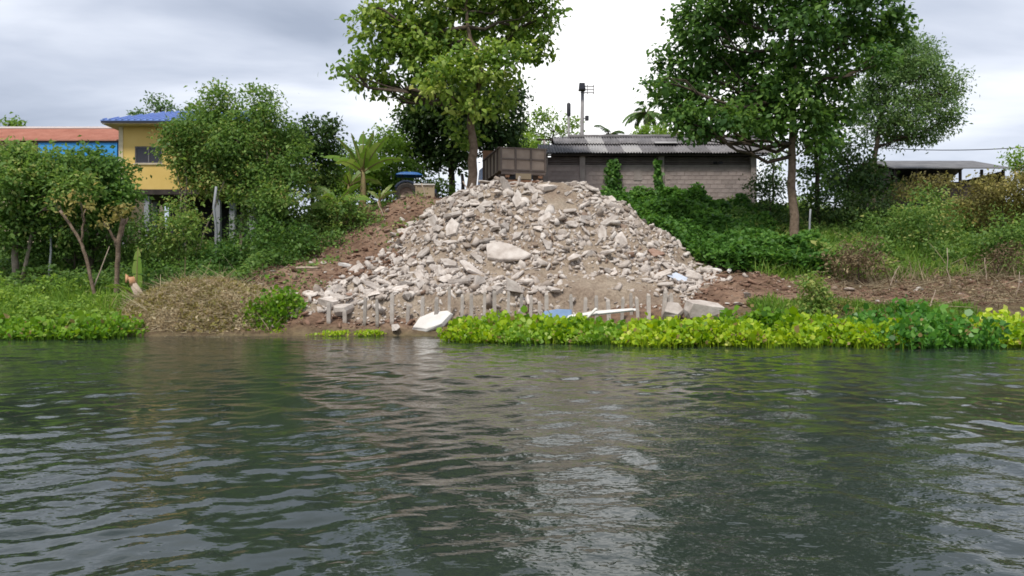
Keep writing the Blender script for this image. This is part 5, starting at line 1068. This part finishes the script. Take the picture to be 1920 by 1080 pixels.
# ================================================================== dump truck seen from behind
d = 40.6; tk = empty('dump_truck', (X(981, d), d, 6.3), math.radians(13)); tag(tk, 'dusty brown dump truck backed up to the crest of the mound', 'truck')
zb, zt = Z(320, d)-6.3, Z(279, d)-6.3; hw, bl_ = 1.2, 4.3
part(tk, 'bed_floor', M['bed'], lambda mb: mb.box(-hw+.05, hw-.05, .08, bl_-.06, zb, zb+.12))
for s_ in (-1, 1):
    sd_ = part(tk, 'side_panel', M['bed'], lambda mb: mb.box(*(sorted((s_*hw, s_*(hw-.05)))), .08, bl_, zb-.02, zt))
    for yy in np.linspace(.5, bl_-.3, 5): part(tk, 'rib', M['bed_rib'], lambda mb: mb.box(*(sorted((s_*(hw+.003), s_*(hw+.07)))), yy-.05, yy+.05, zb, zt-.02), parent=sd_)
    part(tk, 'top_rail', M['bed_rib'], lambda mb: mb.box(*(sorted((s_*(hw-.07), s_*(hw+.08)))), .06, bl_, zt+.003, zt+.08), parent=sd_)
gate = part(tk, 'tailgate', M['bed'], lambda mb: mb.box(-hw, hw, 0, .06, zb-.05, zt+.06))
for xx in (-hw+.05, -.4, .4, hw-.05): part(tk, 'rib', M['bed_rib'], lambda mb: mb.box(xx-.045, xx+.045, -.06, -.003, zb-.05, zt+.06), parent=gate)
for z_ in (zb+.02, (zb+zt)/2+.02, zt+.02): part(tk, 'rail', M['bed_rib'], lambda mb: mb.box(-hw, hw, -.045, -.004, z_-.035, z_+.035), parent=gate)
part(tk, 'headboard', M['rust'], lambda mb: mb.box(-hw-.05, hw+.05, bl_+.003, bl_+.07, zb, zt+.62))
for s_ in (-.42, .42): part(tk, 'chassis_rail', M['dark_metal'], lambda mb: mb.box(s_-.05, s_+.05, -.1, 7.0, zb-.42, zb-.2))
part(tk, 'cross_member', M['bed_rib'], lambda mb: mb.box(-1.15, 1.15, -.12, -.02, zb-.22, zb-.08))
part(tk, 'bumper', M['rust'], lambda mb: mb.box(-1.0, 1.0, -.2, -.125, zb-.62, zb-.5))
part(tk, 'number_board', M['tan'], lambda mb: mb.box(-.42, .38, -.16, -.13, zb-.45, zb-.16))
for s_ in (-1, 1):
    part(tk, 'mudguard', M['bed_rib'], lambda mb: mb.box(*(sorted((s_*.62, s_*1.18))), .45, .49, zb-.85, zb-.15))
    lp = part(tk, 'tail_light', M['rust'], lambda mb: mb.box(s_*.85-.11, s_*.85+.11, -.16, -.125, zb-.38, zb-.26))
    for yy in (1.35, 2.65, 6.3):
        whl = part(tk, 'wheel', M['tyre'], lambda mb: mb.lathe([(.30,-.26),(.47,-.27),(.5,-.2),(.5,.2),(.47,.27),(.30,.26)], 'x', 26, (s_*.9, yy, .5)), smooth=False)
        part(tk, 'rim', M['rim'], lambda mb: mb.lathe([(.29,s_*.0+ -.04),(.29,.04),(.12,.09)], 'x', 18, (s_*1.12, yy, .5)), parent=whl)
for yy in (1.35, 2.65): part(tk, 'axle', M['dark_metal'], lambda mb: mb.tube([(-.85,yy,.5),(.85,yy,.5)], .11, 10), smooth=True)
part(tk, 'cab', M['tractor_blue'], lambda mb: mb.hexa([(-1.15,4.7,.75),(1.15,4.7,.75),(1.15,6.9,.75),(-1.15,6.9,.75),(-1.05,4.7,2.35),(1.05,4.7,2.35),(1.05,6.5,2.35),(-1.05,6.5,2.35)]), bevel=.06)
part(tk, 'cab_window', M['dark_glass'], lambda mb: mb.box(-.7, .7, 4.67, 4.695, 1.6, 2.15))

# ---- blue tractor under its canopy
d = 41.6; xt = X(775, d); zt_ = H1(xt, d); tr_ = empty('tractor', (xt, d, zt_ - .06), math.radians(8)); tr_.scale = (.8, .8, .8); tag(tr_, 'blue farm tractor under a blue sunshade at the terrace edge', 'tractor')
for s_ in (-1, 1):
    wy = s_*.62
    def wh(mb, r=.68, t=.2, cx=-.45, y_=wy):
        n = 28; prof = [(r*.62,-t*.8),(r*.93,-t),(r,-t*.7),(r,t*.7),(r*.93,t),(r*.62,t*.8)]
        vs = [(cx + q*math.cos(2*PI*k/n), y_ + h_, r + q*math.sin(2*PI*k/n)) for q, h_ in prof for k in range(n)]
        fs = [(i*n+k, i*n+(k+1)%n, (i+1)*n+(k+1)%n, (i+1)*n+k) for i in range(5) for k in range(n)] + [(5*n+k, 5*n+(k+1)%n, (k+1)%n, k) for k in range(n)]
        mb.add(vs, fs)
        for k in range(18):     # tread lugs
            a = 2*PI*k/18; c_, s2 = math.cos(a), math.sin(a); ux, uz = c_, s2; tx, tz = -s2, c_; R0, R1 = r*.98, r*1.06
            for sg in (-1, 1):
                q = [(cx+ux*R0+tx*e_*.03, y_+sg*f_*t, r+uz*R0+tz*e_*.03) for e_, f_ in ((-1,.08),(1,.08),(2.2,.85),(.4,.85))] + [(cx+ux*R1+tx*e_*.03, y_+sg*f_*t, r+uz*R1+tz*e_*.03) for e_, f_ in ((-1,.08),(1,.08),(2.2,.85),(.4,.85))]
                mb.hexa(q)
    wr = part(tr_, 'rear_wheel', M['tyre'], wh)
    def rim(mb, r=.42, cx=-.45, cz=.68, y_=wy):
        n = 24; prof = [(r,-.1),(r,.1),(r*.9,.06),(r*.3,.02),(r*.3,-.02),(r*.9,-.06)]
        vs = [(cx + q*math.cos(2*PI*k/n), y_ + h_, cz + q*math.sin(2*PI*k/n)) for q, h_ in prof for k in range(n)]
        mb.add(vs, [(i*n+k, i*n+(k+1)%n, ((i+1)%6)*n+(k+1)%n, ((i+1)%6)*n+k) for i in range(6) for k in range(n)] + [tuple(3*n+k for k in range(n))])
    part(tr_, 'rim', M['rim'], rim, parent=wr)
    wf = part(tr_, 'front_wheel', M['tyre'], lambda mb: wh(mb, .40, .13, 1.25, s_*.55)); part(tr_, 'rim', M['rim'], lambda mb: rim(mb, .24, 1.25, .40, s_*.55), parent=wf)
    part(tr_, 'mudguard', M['navy'], lambda mb: mb.tube([(-.45+.82*math.cos(a), s_*.62, .68+.82*math.sin(a)) for a in np.linspace(.35, 2.6, 9)], .07, 6))
    for xx in (-.75, .15): part(tr_, 'canopy_post', M['dark_metal'], lambda mb: mb.tube([(xx, s_*.45, .9), (xx*.95, s_*.45, 1.98)], .022, 6))
part(tr_, 'bonnet', M['navy'], lambda mb: mb.hexa([(.1,-.27,.55),(1.55,-.24,.55),(1.55,.24,.55),(.1,.27,.55),(.1,-.25,1.2),(1.5,-.2,1.08),(1.5,.2,1.08),(.1,.25,1.2)]), bevel=.05)
part(tr_, 'gearbox', M['dark_metal'], lambda mb: mb.box(-.7, .3, -.25, .25, .4, .85))
part(tr_, 'seat', M['dark_metal'], lambda mb: (mb.box(-.62, -.18, -.22, .22, .86, .98), mb.box(-.68, -.6, -.22, .22, .98, 1.4)), bevel=.03)
part(tr_, 'steering_wheel', M['dark_metal'], lambda mb: (mb.tube([(.12+.06*math.sin(a), .19*math.cos(a), 1.38+.18*math.sin(a)*.6) for a in np.linspace(0, 2*PI, 15)], .017, 6), mb.tube([(.3,0,1.15),(.12,0,1.38)], .02, 6)))
part(tr_, 'exhaust', M['dark_metal'], lambda mb: mb.tube([(.9,.16,1.1),(.9,.16,1.75)], .03, 8))
def canopy(mb):
    n, mrow = 12, 8; vs = []
    for t_ in (0, .05):
        for i in range(n+1):
            for j in range(mrow+1):
                u, v = i/n*2-1, j/mrow*2-1; vs.append((-.28 + u*.85, v*.62, 1.92 + .2*(1-u**4)*(1-v**4)**.5 - .02 + t_))
    q = (n+1)*(mrow+1); fs = []
    for i in range(n):
        for j in range(mrow): a = i*(mrow+1)+j; b = a+mrow+1; fs += [(a, a+1, b+1, b), (q+a, q+b, q+b+1, q+a+1)]
    for i in range(n):
        for j in (0, mrow): a = i*(mrow+1)+j; b = a+mrow+1; fs.append((a, b, q+b, q+a))
    for j in range(mrow):
        for i in (0, n): a = i*(mrow+1)+j; fs.append((a, a+1, q+a+1, q+a))
    mb.add(vs, fs)
part(tr_, 'canopy', M['tractor_blue'], canopy, smooth=True)
d = 40.3; cb = empty('crate', (X(797, d), d, H1(X(797, d), d) - .05), math.radians(5)); tag(cb, 'tan box with a pale lid standing before the tractor', 'box')
part(cb, 'box', M['tan'], lambda mb: mb.box(-.45, .45, -.3, .3, 0, .62), bevel=.01)
part(cb, 'lid', M['white_slab'], lambda mb: mb.box(-.56, .50, -.36, .36, .623, .69), bevel=.01)
for xx in (-.44, .44): part(cb, 'batten', M['tan'], lambda mb: mb.box(xx-.03, xx+.03, -.33, -.303, .02, .6))
g = gp(867, 41); mb = MB(); mb.tube([(0,0,-.3),(.03,0,.8),(-.02,0,1.35)], [.10,.09,.075], 8); o = mb.build('gate_post', M['dark_wood']); o.location = Vector(g); tag(o, 'short dark weathered post beside the tall tree trunk', 'post')

# ---- odd poles, planks and stumps on the banks
def stick(name, label, cat, a, b, r0, r1, m, n=8):
    a = np.array(a); b = np.array(b); mb = MB(); rg = np.random.default_rng(int(abs(a[0])*100)); pts = curve_pts(a, b, rg, 5, 0, .05); mb.tube([p-a for p in pts], list(np.linspace(r0, r1, 5)), n); o = mb.build(name, m, smooth=True); o.location = Vector(a); return tag(o, label, cat)
stick('thin_pole', 'thin bluish grey pole standing under the yellow house', 'pole', gp(404, 35.6, -.1), P(405, 350, 35.6), .06, .055, M['grey_post'])
stick('thin_pole', 'thin grey pole standing behind the bent tree', 'pole', gp(92, 33.5, -.1), P(92, 405, 33.5), .045, .04, M['grey_post'])
stick('thin_pole', 'short grey pole beside the huge dark tree', 'pole', gp(1520, 35.5, -.1), P(1520, 392, 35.5), .045, .04, M['grey_post'])
stick('bare_branch', 'bare pale branch leaning in the left thicket', 'branch', gp(170, 31, .3), P(205, 462, 31), .035, .015, M['pale_wood'])
stick('plank', 'pale plank lying across the red soil edge', 'plank', gp(555, 32.6, .1), gp(596, 32.6, .12), .06, .05, M['pale_wood'], 4)
st = empty('broken_stump', gp(262, 30, 0)); tag(st, 'pale broken stump with a torn orange top behind the brown heap', 'stump'); bz = st.location
t1 = Vector(P(250, 533, 30)) - bz; t2 = Vector(P(238, 516, 30)) - bz; t3 = Vector(P(236, 530, 29.9)) - bz
part(st, 'stem', M['pale_wood'], lambda mb: mb.tube([(0,0,-.2), (-.02,0,t1.z*.55), t1], [.20,.17,.12], 9), smooth=True)
part(st, 'torn_top', M['orange_wood'], lambda mb: mb.tube([t1 - Vector((0,0,.05)), (t1+t2)/2 + Vector((.05,0,.06)), t2, t3], [.13,.12,.09,.03], 8), smooth=True)
for i, (a, b, lab) in enumerate((((800,372,39.4),(790,345,39.4),'pale thin stake stuck in the soil below the tractor'), ((722,420,38.2),(708,392,38.2),'pale forked stick on the red slope'), ((878,372,38.0),(868,357,38.0),'cream splinter of board on the shoulder of the mound'))):
    xx, dd = X(a[0], a[2]), a[2]; a3 = np.array((xx, dd, float(mtop(np.array([xx]), np.array([dd]))[0]) - .05)); stick('stick', lab, 'stick', a3, a3 + (P(*b) - P(*a)) + np.array((0,0,.1)), .035, .025, M['pale_wood'], 6)
# cut stalks standing on the cleared strip
krg = np.random.default_rng(90)
SL = ['pale dry stalk nearest the leafy upright plant', 'tall straight dry stalk on the cleared strip', 'leaning dry stalk near the far dead bush', 'forked dry stalk beside the hyacinth', 'dry stalk farthest along the cleared strip']
for i, (px, d, h) in enumerate(((1665, 29, .9), (1780, 29.6, 1.6), (1850, 30.5, 1.1), (1742, 27.2, .7), (1905, 28.4, 1.0))):
    g = gp(px, d, -.05); stick('dry_stalk', SL[i], 'stalk', g, g + np.array((krg.normal(0,.2), krg.normal(0,.2), h)), .022, .01, M['pale_wood'], 5)
